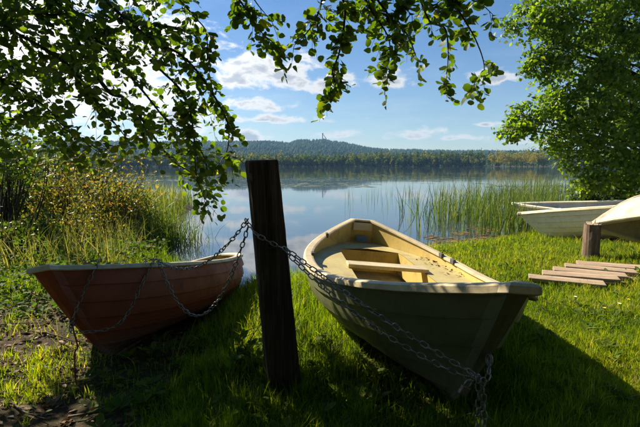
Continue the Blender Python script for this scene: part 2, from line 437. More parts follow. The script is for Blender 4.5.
# ---------------------------------------------------------------- terrain
ZW = -0.18
LAKE = [(-380, 120), (-70, 62), (-20, 29), (-10.5, 22.5), (-6.0, 18.5), (-4.6, 15.5), (-4.2, 12.5), (-3.4, 9.8), (-2.85, 7.9), (-2.4, 6.5),
        (-1.3, 5.75), (-.3, 5.55), (.5, 5.9), (1.2, 6.9), (2.0, 7.7), (3.0, 8.15), (4.0, 8.75), (5.0, 9.9), (6.6, 12.2), (9.0, 15.5),
        (13, 19), (28, 28), (90, 62), (380, 120)]
for a in np.linspace(70, -70, 40):
    rr = 432 + 10 * math.sin(a * .31) + 6 * math.sin(a * .9 + 1) - (70 * math.exp(-((a - 26.5) / 3.0) ** 2))
    LAKE.append((rr * math.sin(math.radians(a)), rr * math.cos(math.radians(a))))
LAKE = A(LAKE, float)
def lake_sd(x, y):
    """distance to the shoreline, positive on land"""
    x = np.asarray(x, float); y = np.asarray(y, float); sh = x.shape; x = x.ravel(); y = y.ravel()
    best = np.full(x.shape, 1e18); inside = np.zeros(x.shape, bool)
    P = LAKE; Q = np.roll(P, -1, 0)
    for (ax, ay), (bx, by) in zip(P, Q):
        ex, ey = bx - ax, by - ay
        t = np.clip(((x - ax) * ex + (y - ay) * ey) / (ex * ex + ey * ey), 0, 1)
        d = (x - ax - t * ex) ** 2 + (y - ay - t * ey) ** 2
        best = np.minimum(best, d)
        c = (ay > y) != (by > y)
        if ey != 0: inside ^= c & (x < (bx - ax) * (y - ay) / ey + ax)
    d = np.sqrt(best)
    return np.where(inside, -d, d).reshape(sh)
# keel line of the red boat presses a shallow trough into the bank
KEEL = A([[-1.54, 3.0, -.02], [-1.37, 5.96, -.42]])
def ground_z(x, y):
    x = np.asarray(x, float); y = np.asarray(y, float)
    sd = lake_sd(x, y) + .12 * vnoise(x * 2.1, y * 2.1, 3)
    land = ZW + .19 * (1 - np.exp(-np.maximum(sd, 0) / .8)) + .012 * np.maximum(np.minimum(sd, 30) - 3, 0)
    bed = ZW - .7 * (1 - np.exp(np.minimum(sd, 0) / 2.5))
    z = np.where(sd > 0, land, bed)
    r = np.hypot(x, y)
    near = np.clip(1 - r / 40, 0, 1)
    z = z + near * (.022 * vnoise(x * 1.3, y * 1.3, 1) + .012 * vnoise(x * 3.7, y * 3.7, 2)) * np.clip(.3 + np.abs(sd), 0, 1)
    t = np.clip((y - KEEL[0, 1]) / (KEEL[1, 1] - KEEL[0, 1]), 0, 1); kx = KEEL[0, 0] + t * (KEEL[1, 0] - KEEL[0, 0])
    kz = KEEL[0, 2] + t * (KEEL[1, 2] - KEEL[0, 2]) - .02
    w = np.exp(-((x - kx) / .55) ** 4) * np.clip((y - 2.1) / .5, 0, 1) * np.clip((7 - y) / .5, 0, 1)
    z = np.where(kz < z, z * (1 - w) + kz * w, z)
    # gentle mound at the foot of the post
    z = z + .07 * np.exp(-(((x + .38) / .22) ** 2 + ((y - 2.60) / .20) ** 2))
    return z
def make_ground():
    nr, na = 380, 560
    r = np.concatenate([[0.02], np.geomspace(.35, 2150, nr)])
    a = np.linspace(0, 2 * math.pi, na, endpoint=False)
    a = a + .55 * np.sin(a)                            # denser ahead, where a = 0 points +Y after the shift below
    a = 2 * math.pi - a
    a = np.sort((a + math.pi) % (2 * math.pi))
    ang = a - math.pi
    # remap so that the dense part of the fan lies around +Y
    ang = ang * 1.0
    u = np.linspace(-1, 1, na, endpoint=False)
    ang = math.pi * (0.35 * u + .65 * u ** 3)
    X = r[:, None] * np.sin(ang)[None]; Y = r[:, None] * np.cos(ang)[None]
    Z = ground_z(X, Y)
    V = np.stack([X, Y, Z], -1)
    i = np.arange(len(r) - 1)[:, None]; j = np.arange(na)[None]; j2 = (j + 1) % na
    Qd = np.stack([i * na + j, i * na + j2, (i + 1) * na + j2, (i + 1) * na + j], -1).reshape(-1, 4)[:, ::-1]
    me = mesh_np('ground', V, Qd, smooth=True)
    o = link('ground', me, M_SOIL); o['kind'] = 'structure'
make_ground()
def make_water():
    r = np.concatenate([[.0], np.geomspace(1.5, 640, 40)]); ang = np.linspace(-1.45, 1.45, 60)
    P = np.stack([r[:, None] * np.sin(ang), r[:, None] * np.cos(ang) + 3.0, np.full((len(r), len(ang)), ZW)], -1)
    P[..., 1] = np.maximum(P[..., 1], 3.0)
    mb = MB(); mb.grid(P[1:]); o = mb.build('lake_water', M_WATER, smooth=False); o['kind'] = 'structure'
make_water()

# ---------------------------------------------------------------- hills, far forest, tower
def px_az(px): return math.atan2(px - CXP, FPX)
RIDGE = [(-300, 150), (-60, 146), (60, 143), (170, 141.5), (234, 140.2), (269, 139.2), (291, 141.2), (297, 138.2), (324, 137.8), (344, 141), (365, 145.3), (386, 147.8),
         (410, 148.2), (450, 149.5), (520, 150.5), (640, 151), (900, 152)]
HR = 1650.0
def hill_h(az, r):
    px = CXP + FPX * np.tan(np.clip(az, -1.1, 1.1))
    top = np.interp(px, [p[0] for p in RIDGE], [p[1] for p in RIDGE])
    hmax = (165 - top) / FPX * HR - 13
    t = (r - 800) / (HR - 800)
    prof = np.clip(t, 0, 1) ** 1.1 * np.clip(1.9 - .9 * np.clip(t, 1, 3), 0, 1)
    return np.maximum(hmax * prof, 0) * (1 + .10 * vnoise(az * 22, r / 160, 5) * np.clip(1 - t, 0, 1) * 2) - 2
def far_cones(n, seed):
    """crowns of a far wood: ragged double cones and domes"""
    r_ = np.random.default_rng(seed)
    az = r_.uniform(-.95, .95, n); r = 800 + (HR + 60 - 800) * np.sqrt(r_.random(n))
    return az, r
def make_hills():
    az = np.linspace(-1.05, 1.05, 260); r = np.concatenate([np.linspace(780, HR, 26), np.linspace(HR + 40, 2050, 6)])
    X = np.sin(az)[:, None] * r; Y = np.cos(az)[:, None] * r
    Z = hill_h(az[:, None] + 0 * r, r[None] + 0 * az[:, None])
    mb = np.stack([X, Y, Z], -1); nu, nv = mb.shape[:2]
    i = np.arange(nu - 1)[:, None]; j = np.arange(nv - 1)[None]
    q = np.stack([i * nv + j, (i + 1) * nv + j, (i + 1) * nv + j + 1, i * nv + j + 1], -1).reshape(-1, 4)
    o = link('hills', mesh_np('hills', mb, q, smooth=True), M_HILL); o['kind'] = 'structure'
    # the wood on the hill
    r_ = np.random.default_rng(11); n = 17000
    a, rr = far_cones(n, 12)
    z = hill_h(a, rr); base = np.stack([np.sin(a) * rr, np.cos(a) * rr, z], -1)
    h = r_.uniform(8, 14, n) * (1 + .12 * vnoise(a * 40, rr / 60, 9)); w = h * r_.uniform(.24, .42, n)
    k = 6; ang = np.arange(k) / k * 2 * math.pi
    ring = np.stack([np.cos(ang), np.sin(ang), 0 * ang], -1)
    tw = r_.uniform(0, 6.28, n)
    lo = base[:, None] + ring[None] * (w[:, None, None] * r_.uniform(.7, 1.2, (n, k, 1))) + A([0, 0, 1])[None, None] * (h * .25)[:, None, None]
    mid = base[:, None] + ring[None] * (w[:, None, None] * r_.uniform(.5, 1.0, (n, k, 1))) + A([0, 0, 1])[None, None] * (h * .6)[:, None, None]
    top = base + A([0, 0, 1]) * h[:, None]
    V = np.concatenate([lo, mid, top[:, None]], 1)
    f = []
    for i in range(k):
        j = (i + 1) % k
        f += [[i, j, k + j], [i, k + j, k + i], [k + i, k + j, 2 * k]]
    F = A(f)[None] + (np.arange(n) * (2 * k + 1))[:, None, None]
    tint = np.clip(.32 + .25 * vnoise(a * 30, rr / 90, 4) + .22 * r_.normal(size=n), 0, 1)
    me = mesh_np('hill_forest', V, None, F.reshape(-1, 3), attrs={'tint': np.repeat(tint, 2 * k + 1)})
    tag(link('hill_forest', me, M_FAR), 'bluish wood covering the distant hills across the lake', 'forest', kind='stuff')
make_hills()

def crown_cloud(base, h, w, kind, n, r_, z0=.12):
    """leafy faces of one crown; kind 0 spruce, 1 birch or other rounded tree"""
    if kind == 0:
        t = 1 - np.sqrt(r_.random(n)) * .98
        rad = w * (1 - t) ** .9 * (.75 + .35 * np.sin(t * 34 + r_.uniform(0, 6)))
        a = r_.uniform(0, 6.283, n); rr = rad * np.sqrt(r_.uniform(.35, 1, n))
        p = np.stack([np.cos(a) * rr, np.sin(a) * rr, h * (z0 + (1 - z0) * t)], -1)
    else:
        nl = 9; c = r_.normal(size=(nl, 3)); c /= np.linalg.norm(c, axis=1)[:, None]
        c *= r_.uniform(.25, .75, nl)[:, None]; k = r_.integers(0, nl, n)
        d = r_.normal(size=(n, 3)); d /= np.linalg.norm(d, axis=1)[:, None]
        p = c[k] + d * (r_.uniform(.55, 1, n) ** .4 * .46)[:, None]
        p = np.stack([p[:, 0] * w, p[:, 1] * w, h * (z0 + (1 - z0) * (.5 + .47 * p[:, 2]))], -1)
    return p + base
def make_far_forest():
    r_ = np.random.default_rng(21); parts = []
    azs = []
    for row, (dr, n) in enumerate([(3, 330), (10, 330), (18, 330), (28, 300), (42, 260)]):
        a = np.linspace(-.90, .90, n) + r_.normal(size=n) * .0022
        azs += [(x, dr + r_.normal() * 2.5) for x in a]
    # shoreline radius as a function of bearing
    la = np.degrees(np.arctan2(LAKE[24:, 0], LAKE[24:, 1])); lr = np.hypot(LAKE[24:, 0], LAKE[24:, 1]); o = np.argsort(la)
    for (a, dr) in azs:
        ad = math.degrees(a); rs = np.interp(ad, la[o], lr[o])
        if 21.0 < ad < 30.5 and dr < 25: continue
        px = CXP + FPX * math.tan(a)
        hh = 12.5 + 2.2 * vnoise(a * 25, 0.5, 31) + 1.2 * vnoise(a * 90, 0.5, 32) + 1.6 * r_.normal() + np.interp(px, [-100, 330, 400, 640], [0, .0, 1.6, 2.2])
        kind = 0 if r_.random() < .55 else 1
        if dr < 6: hh *= r_.uniform(.45, .95); kind = 1
        base = A([math.sin(a) * (rs + dr), math.cos(a) * (rs + dr), .0])
        w = hh * (.16 if kind == 0 else .24) * r_.uniform(.8, 1.25); n = 150 if dr < 25 else 90
        p = crown_cloud(base, hh, w, kind, n, r_, .02)
        t0 = (.25 if kind == 0 else .62) + .16 * r_.normal() + .12 * vnoise(a * 14, 2.5, 8)
        parts.append(scatter(leaf_dia(), p, rand_rot(n, r_), r_.uniform(.9, 1.9, n), np.clip(t0 + .10 * r_.normal(size=n), 0, 1)))
    V, F, t = join_sc(parts)
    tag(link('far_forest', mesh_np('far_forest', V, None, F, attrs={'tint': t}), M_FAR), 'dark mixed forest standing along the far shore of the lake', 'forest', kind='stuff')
make_far_forest()
def make_point_trees():
    """lighter trees on the low point across the water"""
    r_ = np.random.default_rng(5)
    px = [491, 497, 503, 509, 515, 521, 526.5, 532, 537, 542]
    hs = [11.5, 13.2, 12.6, 11, 13.6, 14.2, 12.4, 11.2, 12, 10.8]
    order = ['leftmost', 'second from the left', 'third from the left', 'fourth from the left', 'fifth from the left', 'fifth from the right', 'fourth from the right', 'third from the right', 'second from the right', 'rightmost']
    for i, (p, h) in enumerate(zip(px, hs)):
        a = px_az(p); rr = 366 + r_.normal() * 3
        base = A([math.sin(a) * rr, math.cos(a) * rr, -.1])
        root = empty('shore_tree', base)
        tag(root, f'pale yellow-green tree, {order[i]} of the lit row on the far point', 'tree', 'lit trees on the far point')
        mb = MB(); mb.tube([[0, 0, -.2], [.1, 0, h * .4], [.2, .1, h * .85]], [.28, .2, .05], 6); mb.build('trunk', M_BARK, root)
        n = 520; P = crown_cloud(A([0, 0, 0]), h, h * .34, 1, n, r_, .06)
        V, F, t = scatter(leaf_dia(), P, rand_rot(n, r_), r_.uniform(.5, 1.1, n), np.clip(.80 + .1 * r_.normal() + .10 * r_.normal(size=n), 0, 1))
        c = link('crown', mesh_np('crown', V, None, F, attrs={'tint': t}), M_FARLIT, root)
make_point_trees()
def make_tower():
    a = px_az(322.6); rr = HR - 4; b = A([math.sin(a) * rr, math.cos(a) * rr, 0])
    b[2] = (165 - 142.5) / FPX * HR; top = (165 - 134.0) / FPX * HR + HC
    root = empty('ski_jump_tower', b); H = top - b[2]
    tag(root, 'dark ski jump tower with sloping inrun on top of the hill', 'tower')
    MB().box((0, 0, H / 2), (3.4, 3.4, H)).build('mast', M_STEEL, root)
    MB().box((0.4, 0, H - 1.5), (5.2, 4.2, 3.6)).build('cabin', M_STEEL, root)
    L = 26; th = math.atan2(H - 3, 22.0)
    R = A([[math.cos(th), 0, math.sin(th)], [0, 1, 0], [-math.sin(th), 0, math.cos(th)]])
    MB().box((11.5, 0, (H - 2) / 2 + .5), (L + 3, 3.6, 1.9), R).build('inrun', M_STEEL, root)
    MB().box((9, 0, H * .25), (1.0, 1.6, H * .62)).build('support', M_STEEL, root)
make_tower()

# ---------------------------------------------------------------- boats
class Boat:
    def __init__(s, pose, dims, name, label, group=None, blunt=.05, full=2.3):
        s.x0, s.y0, s.z0, s.th, s.ph, s.ro = pose
        s.L, s.B, s.gs, s.hm, s.hb, s.hs = dims
        s.blunt = blunt; s.full = full; s.off = .84 * s.L
        s.M = Matrix.Translation((s.x0, s.y0, s.z0)) @ Matrix.Rotation(s.th, 4, 'Z') @ Matrix.Rotation(-s.ph, 4, 'Y') @ Matrix.Rotation(s.ro, 4, 'X')
        s.root = empty(name); s.root.matrix_world = s.M
        tag(s.root, label, 'boat', group)
    def world(s, p): return A(s.M @ Vector([float(c) for c in p]))
    def gun(s, t):
        u = np.clip((t - .42) / .58, 0, 1); v = np.clip((.42 - t) / .42, 0, 1)
        g = np.where(t > .42, 1 - u ** s.full, 1 - (1 - s.gs) * v ** 2)
        return np.maximum(s.B / 2 * g, s.blunt), s.hm + (s.hb - s.hm) * u ** 2 + (s.hs - s.hm) * v ** 2
    def P(s, st, t, side=1, out=0.0, up=0.0):
        """hull point at station st (0 stern, 1 bow) and girth t (0 keel, 1 rim)"""
        st, t = np.broadcast_arrays(np.asarray(st, float), np.asarray(t, float))
        b, h = s.gun(st)
        w = st ** 5
        y = b * ((1 - w) * (1 - (1 - t) ** 2.4) + w * t ** 1.05)
        z = h * ((1 - w) * t ** 1.9 + w * t ** 1.3)
        xs = s.L * (.84 + .16 * t ** .9)
        x = s.L * st - (s.L - xs) * st ** 4 - .10 * (1 - st) ** 6 * (t - 1) * 0
        return np.stack([x - s.off, side * (y + out), z + up], -1)
    def hull(s, mats, nstr=5, inner=None, floor_t=.42, rim=None, rim_out=.03, rim_in=.055, rim_drop=.05, rim_up=.018):
        st = np.concatenate([np.linspace(0, .8, 15), np.linspace(.84, 1, 8)])
        tb = np.linspace(0, 1, nstr + 1) ** .82
        for side in (1, -1):
            for i in range(nstr):
                t = np.linspace(tb[i], tb[i + 1], 4)
                f = (t - tb[i]) / (tb[i + 1] - tb[i])
                lap = .024 * (1 - f) if i else 0 * f
                fade = np.clip((1 - st) / .06, 0, 1)[:, None]
                g = s.P(st[:, None], t[None], side, lap[None] * fade)
                if i:
                    lip = s.P(st[:, None], np.full((1, 1), tb[i]), side, -.002)
                    g = np.concatenate([lip, g], 1)
                m = mats[min(i, len(mats) - 1)]
                MB().grid(g).build('strake', m, s.root, smooth=False)
        t = np.linspace(0, 1, 16)
        a = s.P(0, t, 1); b = s.P(0, t, -1)
        MB().grid(np.stack([a, b], 0)).build('transom', mats[-1], s.root)
        a = s.P(1, t, 1, .004); b = s.P(1, t, -1, .004); c = (a + b) / 2 + A([.022, 0, -.004]) * (1.05 - t[:, None]) ** .7
        stm = MB().grid(np.stack([a, c, b], 0))
        k = np.linspace(0, 1, 14)
        kl = s.P(k, 0, 1); kk = np.stack([kl + A([0, .03, -.002]), kl + A([0, .02, -.03]), kl + A([0, -.02, -.03]), kl + A([0, -.03, -.002])], 0); stm.grid(kk)
        stm.build('keel_band', mats[0], s.root)
        if inner is not None:
            mb = MB(); st2 = np.linspace(.012, .965, 26); tt = np.linspace(floor_t, .985, 7)
            for side in (1, -1):
                g = s.P(st2[:, None], tt[None], side, -.035); g[..., 1] = np.where(side * g[..., 1] < 0.004, side * .004, g[..., 1])
                mb.grid(g)
            f1 = s.P(st2, floor_t, 1, -.035); f2 = s.P(st2, floor_t, -1, -.035)
            f1[:, 1] = np.maximum(f1[:, 1], .004); f2[:, 1] = np.minimum(f2[:, 1], -.004)
            mb.grid(np.stack([f1, f2], 0))
            tt = np.linspace(floor_t, .99, 6)
            mb.grid(np.stack([s.P(.012, tt, 1, -.035), s.P(.012, tt, -1, -.035)], 0))
            mb.build('liner', inner, s.root, smooth=True)
        if rim is not None:
            stg = np.concatenate([np.linspace(0, .86, 26), np.linspace(.88, 1, 9)])
            path = np.concatenate([s.P(stg, 1, 1), s.P(stg[::-1], 1, -1)])
            n = np.zeros_like(path); d = np.gradient(path, axis=0); n[:, 0] = d[:, 1]; n[:, 1] = -d[:, 0]
            n /= np.linalg.norm(n, axis=1)[:, None] + 1e-9
            if n[5] @ A([0, 1, 0]) < 0: n = -n
            i1 = len(stg)
            n[i1 - 1] = A([.75, .75, 0]); n[i1] = A([.75, -.75, 0])
            prof = [(-rim_in, -.012), (-rim_in, rim_up * .55), (-rim_in * .7, rim_up), (rim_out * .55, rim_up), (rim_out, rim_up * .3), (rim_out + .004, -rim_drop * .8), (rim_out - .006, -rim_drop), (.002, -rim_drop)]
            wob = 1 + .04 * rng.normal(size=len(path))
            rows = []
            for (o, u) in prof:
                q = path + n * o; q[:, 2] += u * wob
                if o < 0: q[:i1, 1] = np.maximum(q[:i1, 1], .002); q[i1:, 1] = np.minimum(q[i1:, 1], -.002)
                rows.append(q)
            g = np.array(rows)
            mb = MB().grid(g)
            # across the stern
            a0, b0 = g[:, 0], g[:, -1]
            mb.grid(np.stack([a0, (a0 + b0) / 2, b0], 1))
            mb.build('gunwale', rim, s.root, smooth=False)
            o = s.root.children[-1]
            sm = o.modifiers.new('smooth', 'SUBSURF'); sm.levels = 1; sm.render_levels = 1
            o.data.polygons.foreach_set('use_smooth', np.ones(len(o.data.polygons), bool))
        return s
    def half_y(s, st, z, inset=.04):
        """half breadth of the inside at that station and height"""
        t = np.linspace(0, 1, 60); p = s.P(st, t, 1, -inset); return float(np.interp(z, p[:, 2], p[:, 1]))
    def part(s, name): return [c for c in s.root.children if c.name.split('.')[0] == name][0]
    def sx(s, st): return s.L * st - s.off

# the red boat
red = Boat((-1.54, 3.005, -.019, -1.627, .138, .207), (3.555, 1.283, .16, .481, .708, .518), 'rowing_boat',
           'red-brown clinker rowing boat with pale rim, stern in the water, left of the post', blunt=.055, full=2.6)
red.hull([M_RED], 6, M_OCHRE, .45, M_RIMW, rim_drop=.026, rim_up=.012, rim_out=.026)
# the green boat
green = Boat((.732, 2.349, .011, -1.499, .004, -.091), (3.84, 1.558, .178, .441, .855, .647), 'rowing_boat',
             'dark olive rowing boat with cream rim and ochre inside, bow towards the viewer', blunt=.045, full=2.4)
green.hull([M_GREEN], 5, M_OCHRE, .40, M_CREAM, rim_out=.034, rim_in=.055, rim_drop=.034, rim_up=.014)
def green_fittings(b):
    zt = .37
    # bench running round the stern and both sides, with an open well in the middle
    st = np.linspace(.02, .60, 16); mb = MB()
    well = .36
    for side in (1, -1):
        o = A([[b.sx(q), side * (b.half_y(q, zt) - .002), zt] for q in st]); i = o.copy()
        i[:, 1] = side * np.minimum(np.abs(o[:, 1]), np.where(st < .14, 0.0, np.clip(well * (.9 + (st - .15) * 2), 0, well)))
        mb.grid(np.stack([o, i], 1))
    mb.build('bench', M_BENCH, b.root)
    mb = MB()
    for side in (1, -1):
        q = st[st > .14]; i = A([[b.sx(k), side * min(b.half_y(k, zt), float(np.clip(well * (.9 + (k - .15) * 2), 0, well))), zt - .003] for k in q]); lo = i.copy(); lo[:, 2] = .13
        mb.grid(np.stack([i, lo], 1))
    k = st[st > .14][0]; w = min(b.half_y(k, zt), well * (.9 + (k - .15) * 2))
    mb.grid(np.array([[[b.sx(k), w, zt - .003], [b.sx(k), -w, zt - .003]], [[b.sx(k) + .02, w, .13], [b.sx(k) + .02, -w, .13]]]))
    mb.build('well', M_OCHRE, b.root)
    y = b.half_y(.40, .39)
    MB().box((b.sx(.405), .0, .392), (.17, .78, .035)).build('thwart', M_CREAM, b.root, bevel=.006)
    # rowlock blocks, sticker and plate at the stern
    for (q, side) in ((.30, 1), (.36, 1), (.18, -1), (.40, -1)):
        p = b.P(q, 1, side, -.05)
        MB().box((p[0], p[1], p[2] + .012), (.09, .03, .05)).build('rowlock_block', M_DARKPAINT, b.part('gunwale'), bevel=.005)
    p = b.P(.0, .9, 1)
    MB().box((b.sx(.012) + .012, 0, b.hs - .075), (.012, .24, .10)).build('transom_plate', M_PLATE, b.part('transom'))
    MB().box((b.sx(.03), 0, .42), (.012, .15, .07)).build('sticker', M_BLUE, b.part('transom'))
    # small deck in the bow, under the rim
    q = np.linspace(.90, .995, 6); top = b.P(q, .985, 1, -.02); bot = b.P(q, .985, -1, -.02)
    MB().grid(np.stack([top, bot], 0)).build('bow_deck', M_CREAM, b.root)
    # eye bolt on the stem
    e = b.P(1, .60, 1); e[1] = 0; e[0] += .02
    mb = MB(); a = np.linspace(0, 2 * math.pi, 17)[:-1]; c = np.stack([e[0] + .022 + .026 * np.cos(a), 0 * a, e[2] + .026 * np.sin(a)], -1)
    rings = []
    for ci, ai in zip(c, a):
        rad = A([math.cos(ai), 0, math.sin(ai)]); k = np.arange(6) / 6 * 6.283
        rings.append(ci + .0065 * (np.cos(k)[:, None] * rad + np.sin(k)[:, None] * A([0, 1, 0])))
    mb.grid(np.array(rings), closed_u=True, closed_v=True); mb.build('bow_eye', M_IRON, b.root, smooth=True)
    return b.world(e + A([.035, 0, -.01]))
green_eye = green_fittings(green)
def red_fittings(b):
    y = b.half_y(.5, .33)
    for q, z in ((.22, .33), (.5, .34), (.74, .40)):
        y = b.half_y(q, z); MB().box((b.sx(q), 0, z), (.2, 2 * y - .01, .03)).build('thwart', M_BENCH, b.root)
    e = b.P(1, .55, 1); e[1] = 0
    mb = MB(); a = np.linspace(0, 2 * math.pi, 13)[:-1]; rings = []
    for ai in a:
        rad = A([math.cos(ai), 0, math.sin(ai)]); k = np.arange(5) / 5 * 6.283
        rings.append(A([e[0] + .03, 0, e[2]]) + .026 * rad + .006 * (np.cos(k)[:, None] * rad + np.sin(k)[:, None] * A([0, 1, 0])))
    mb.grid(np.array(rings), closed_u=True, closed_v=True).build('bow_eye', M_IRON, b.root, smooth=True)
    return b.world(e + A([.05, 0, -.015]))
red_eye = red_fittings(red)
# the white boats on the lawn
w1 = Boat((4.66, 8.25, -.11, 2.75, -.09, .28), (4.1, 1.5, .6, .50, .58, .55), 'rowing_boat', 'white clinker rowing boat on the lawn, the nearer of the pair by the reeds')
w1.hull([M_WHITE], 6, M_WHITEIN, .42, M_WHITE, rim_drop=.04)
w2 = Boat((5.30, 10.0, -.15, 2.893, -.055, -.08), (4.1, 1.5, .6, .50, .65, .551), 'rowing_boat', 'white rowing boat with grey inside, partly hidden behind the nearer white boat')
w2.hull([M_WHITE], 6, M_WHITEIN, .42, M_WHITE, rim_drop=.04)
for b in (w1, w2):
    for q, z in ((.2, .34), (.5, .34), (.75, .42)):
        y = b.half_y(q, z); MB().box((b.sx(q), 0, z), (.2, 2 * y - .01, .03)).build('thwart', M_WHITEIN, b.root)
# the overturned boat propped on the log
over = Boat((4.90, 6.36, .93, 2.556, .12, math.pi + .6), (4.1, 1.5, .6, .50, .68, .52), 'overturned_boat', 'dirty white boat lying upside down, its bow propped on the log')
over.hull([M_CANVAS], 6, M_TAN, .30, M_CANVAS, rim_drop=.03)

# ---------------------------------------------------------------- post, log, pallet
def make_post():
    base = onz(284, 388, 0.0); top = at(261.5, 160, base[1] - .02)
    root = empty('mooring_post', base)
    tag(root, 'dark weathered square timber post leaning left between two boats', 'post')
    ax = top - base; H = np.linalg.norm(ax)
    zs = np.concatenate([[-.25], np.linspace(0, H - .012, 26), [H]])
    rows = []
    for z in zs:
        k = z / H; w = .098 - .010 * k; 
        if z > H - .005: w *= .93
        ring = []
        for c in range(4):
            for f in np.linspace(0, 1, 8, endpoint=False):
                a = A([[1, -1], [1, 1], [-1, 1], [-1, -1]][c]); b = A([[1, 1], [-1, 1], [-1, -1], [1, -1]][c]); p = (a + (b - a) * f)
                m = max(abs(p[0]), abs(p[1])); r_ = np.linalg.norm(p); p = p * min(1, 1.30 / r_)
                nz = .055 * vnoise(z * 3 + c * 7.3, f * 4 + c * 3.1, 40) + .022 * vnoise(z * 14, f * 9 + c * 5, 41) - (.10 * max(0, vnoise(c * 3.7 + f * 3, 1.5, 43)) if z > H - .06 else 0)
                g = 0
                if c == 3 and abs(f - .5) < .07: g = -.16 * np.clip((k - .35) * 2.2, 0, 1)        # long drying crack
                if c == 2 and abs(f - .25) < .07: g = -.09
                ring.append(p * (1 + nz + g) * w)
        ring = A(ring); t = .22 + .05 * k; c_, s_ = math.cos(t), math.sin(t)
        x = ring[:, 0] * c_ - ring[:, 1] * s_; y = ring[:, 0] * s_ + ring[:, 1] * c_
        ctr = ax * (z / H)
        zz = np.full(len(x), ctr[2]) + (.06 * x + .05 * y if z > H - .05 else 0)
        rows.append(np.stack([ctr[0] + x, ctr[1] + y, zz], -1))
    mb = MB().grid(np.array(rows), closed_v=True)
    b = len(mb.v); n = len(rows[-1]); mb.v.append(rows[-1].mean(0).tolist())
    for j in range(n): mb.f.append([b - n + j, b - n + (j + 1) % n, b])
    timber = mb.build('timber', M_POST, root)
    # knot on the front face
    kp = ax * .655 + A([.012, -.098, 0]); a = np.arange(10) / 10 * 6.283
    mb = MB(); rr = []
    for r, o in ((.024, .014), (.020, -.004), (.013, -.006), (.006, .002)): rr.append(np.stack([kp[0] + np.cos(a) * r, np.full(10, kp[1] + o), kp[2] + np.sin(a) * r * 1.2], -1))
    mb.grid(np.array(rr), closed_v=True); mb.build('knot', M_BARK, timber)
    MB().box(ax * .93 + A([-.062, -.10, 0]), (.030, .012, .045)).build('metal_tab', M_IRON, root)
    return base, ax
POST_B, POST_AX = make_post()
def make_log():
    b = onz(590, 259, -.02); H = .52
    root = empty('log_bollard', b); tag(root, 'short upright log standing on the lawn, propping the overturned boat', 'log')
    zs = np.linspace(-.15, H, 12); n = 18; a = np.arange(n) / n * 6.283; rows = []
    for z in zs:
        r = .108 * (1 + .05 * vnoise(a * 2.2, z * 3, 50) + .03 * vnoise(a * 6, z * 8, 51)) * (1.06 - .1 * z)
        rows.append(np.stack([np.cos(a) * r, np.sin(a) * r, np.full(n, z)], -1))
    mb = MB().grid(np.array(rows), closed_v=True); trunk = mb.build('trunk', M_LOG, root)
    t = rows[-1] * A([.97, .97, 1]) + A([0, 0, .004]); mb = MB(); mb.v = t.tolist() + [[0, 0, H + .008]]; mb.f = [[j, (j + 1) % n, n] for j in range(n)]
    mb.build('cut_end', M_SLAT, trunk)
    mb = MB()                                           # frayed bark at the top
    for i in range(14):
        an = rng.uniform(0, 6.28); p = A([math.cos(an) * .092, math.sin(an) * .092, H - .02]); d = A([math.cos(an) * .03, math.sin(an) * .03, rng.uniform(.03, .10)])
        s_ = np.cross(d, A([0, 0, 1.])); s_ = s_ / (np.linalg.norm(s_) + 1e-6) * .012
        mb.poly([p - s_, p + s_, p + d])
    mb.build('frayed_bark', M_LOG, trunk)
make_log()
def make_pallet():
    c0 = onz(529, 276, .07); c1 = onz(601, 283, .07); c4 = onz(577, 262, .07)
    root = empty('slatted_skid', (c0[0], c0[1], -.03)); tag(root, 'low weathered wooden slat platform lying in the grass before the log', 'pallet')
    o = A([c0[0], c0[1], -.03]); dx = (c1 - c0); dx[2] = 0; L = np.linalg.norm(dx) + .04; dx /= np.linalg.norm(dx); off = c4 - c0; off[2] = 0
    ang = math.atan2(dx[1], dx[0])
    for i in range(6):
        R = Matrix.Rotation(ang + rng.normal() * .007, 3, 'Z') @ Matrix.Rotation(rng.normal() * .012, 3, 'Y'); R = A(R)
        c = c0 + off * (i / 4) + dx * (L / 2 + rng.normal() * .008) - o; c[2] = .088 + rng.normal() * .005
        MB().box((0, 0, 0), (L + rng.normal() * .015, .225 + rng.normal() * .012, .045), jit=.003).build('slat', M_SLAT, root, bevel=.004)
        s_ = root.children[-1]; s_.location = c; s_.rotation_euler = Matrix(R.tolist()).to_euler()
    for f in (.07, .5, .93):
        a = c0 + dx * (L * f) - o; b = a + off * 1.3; m = (a + b) / 2; v = b - a
        MB().box((0, 0, 0), (np.linalg.norm(v), .07, .085)).build('bearer', M_SLAT, root, bevel=.004)
        s_ = root.children[-1]; s_.location = (m[0], m[1], .030); s_.rotation_euler = (0, 0, math.atan2(v[1], v[0]))
make_pallet()

# ---------------------------------------------------------------- chains
def link_mesh(l=.050, w=.029, r=.0037):
    n = 6; a = np.concatenate([np.linspace(-math.pi / 2, math.pi / 2, n), np.linspace(math.pi / 2, 1.5 * math.pi, n)])
    h = (l - w) / 2; cx = np.where(np.arange(2 * n) < n, h, -h); R = w / 2 - r
    rings = []
    for ai, c in zip(a, cx):
        rad = A([math.cos(ai), math.sin(ai), 0]); k = np.arange(5) / 5 * 6.283
        rings.append(A([c, 0, 0]) + R * rad + r * (np.cos(k)[:, None] * rad + np.sin(k)[:, None] * A([0, 0, 1])))
    mb = MB().grid(np.array(rings), closed_u=True, closed_v=True)
    return mb.mesh('link', True)
LINK = link_mesh(); LINK.materials.append(M_CHAIN)
def sag(p, q, drop, n=40):
    p, q = A(p, float), A(q, float); t = np.linspace(0, 1, n); P = p + (q - p) * t[:, None]; P[:, 2] -= drop * 4 * t * (1 - t); return P
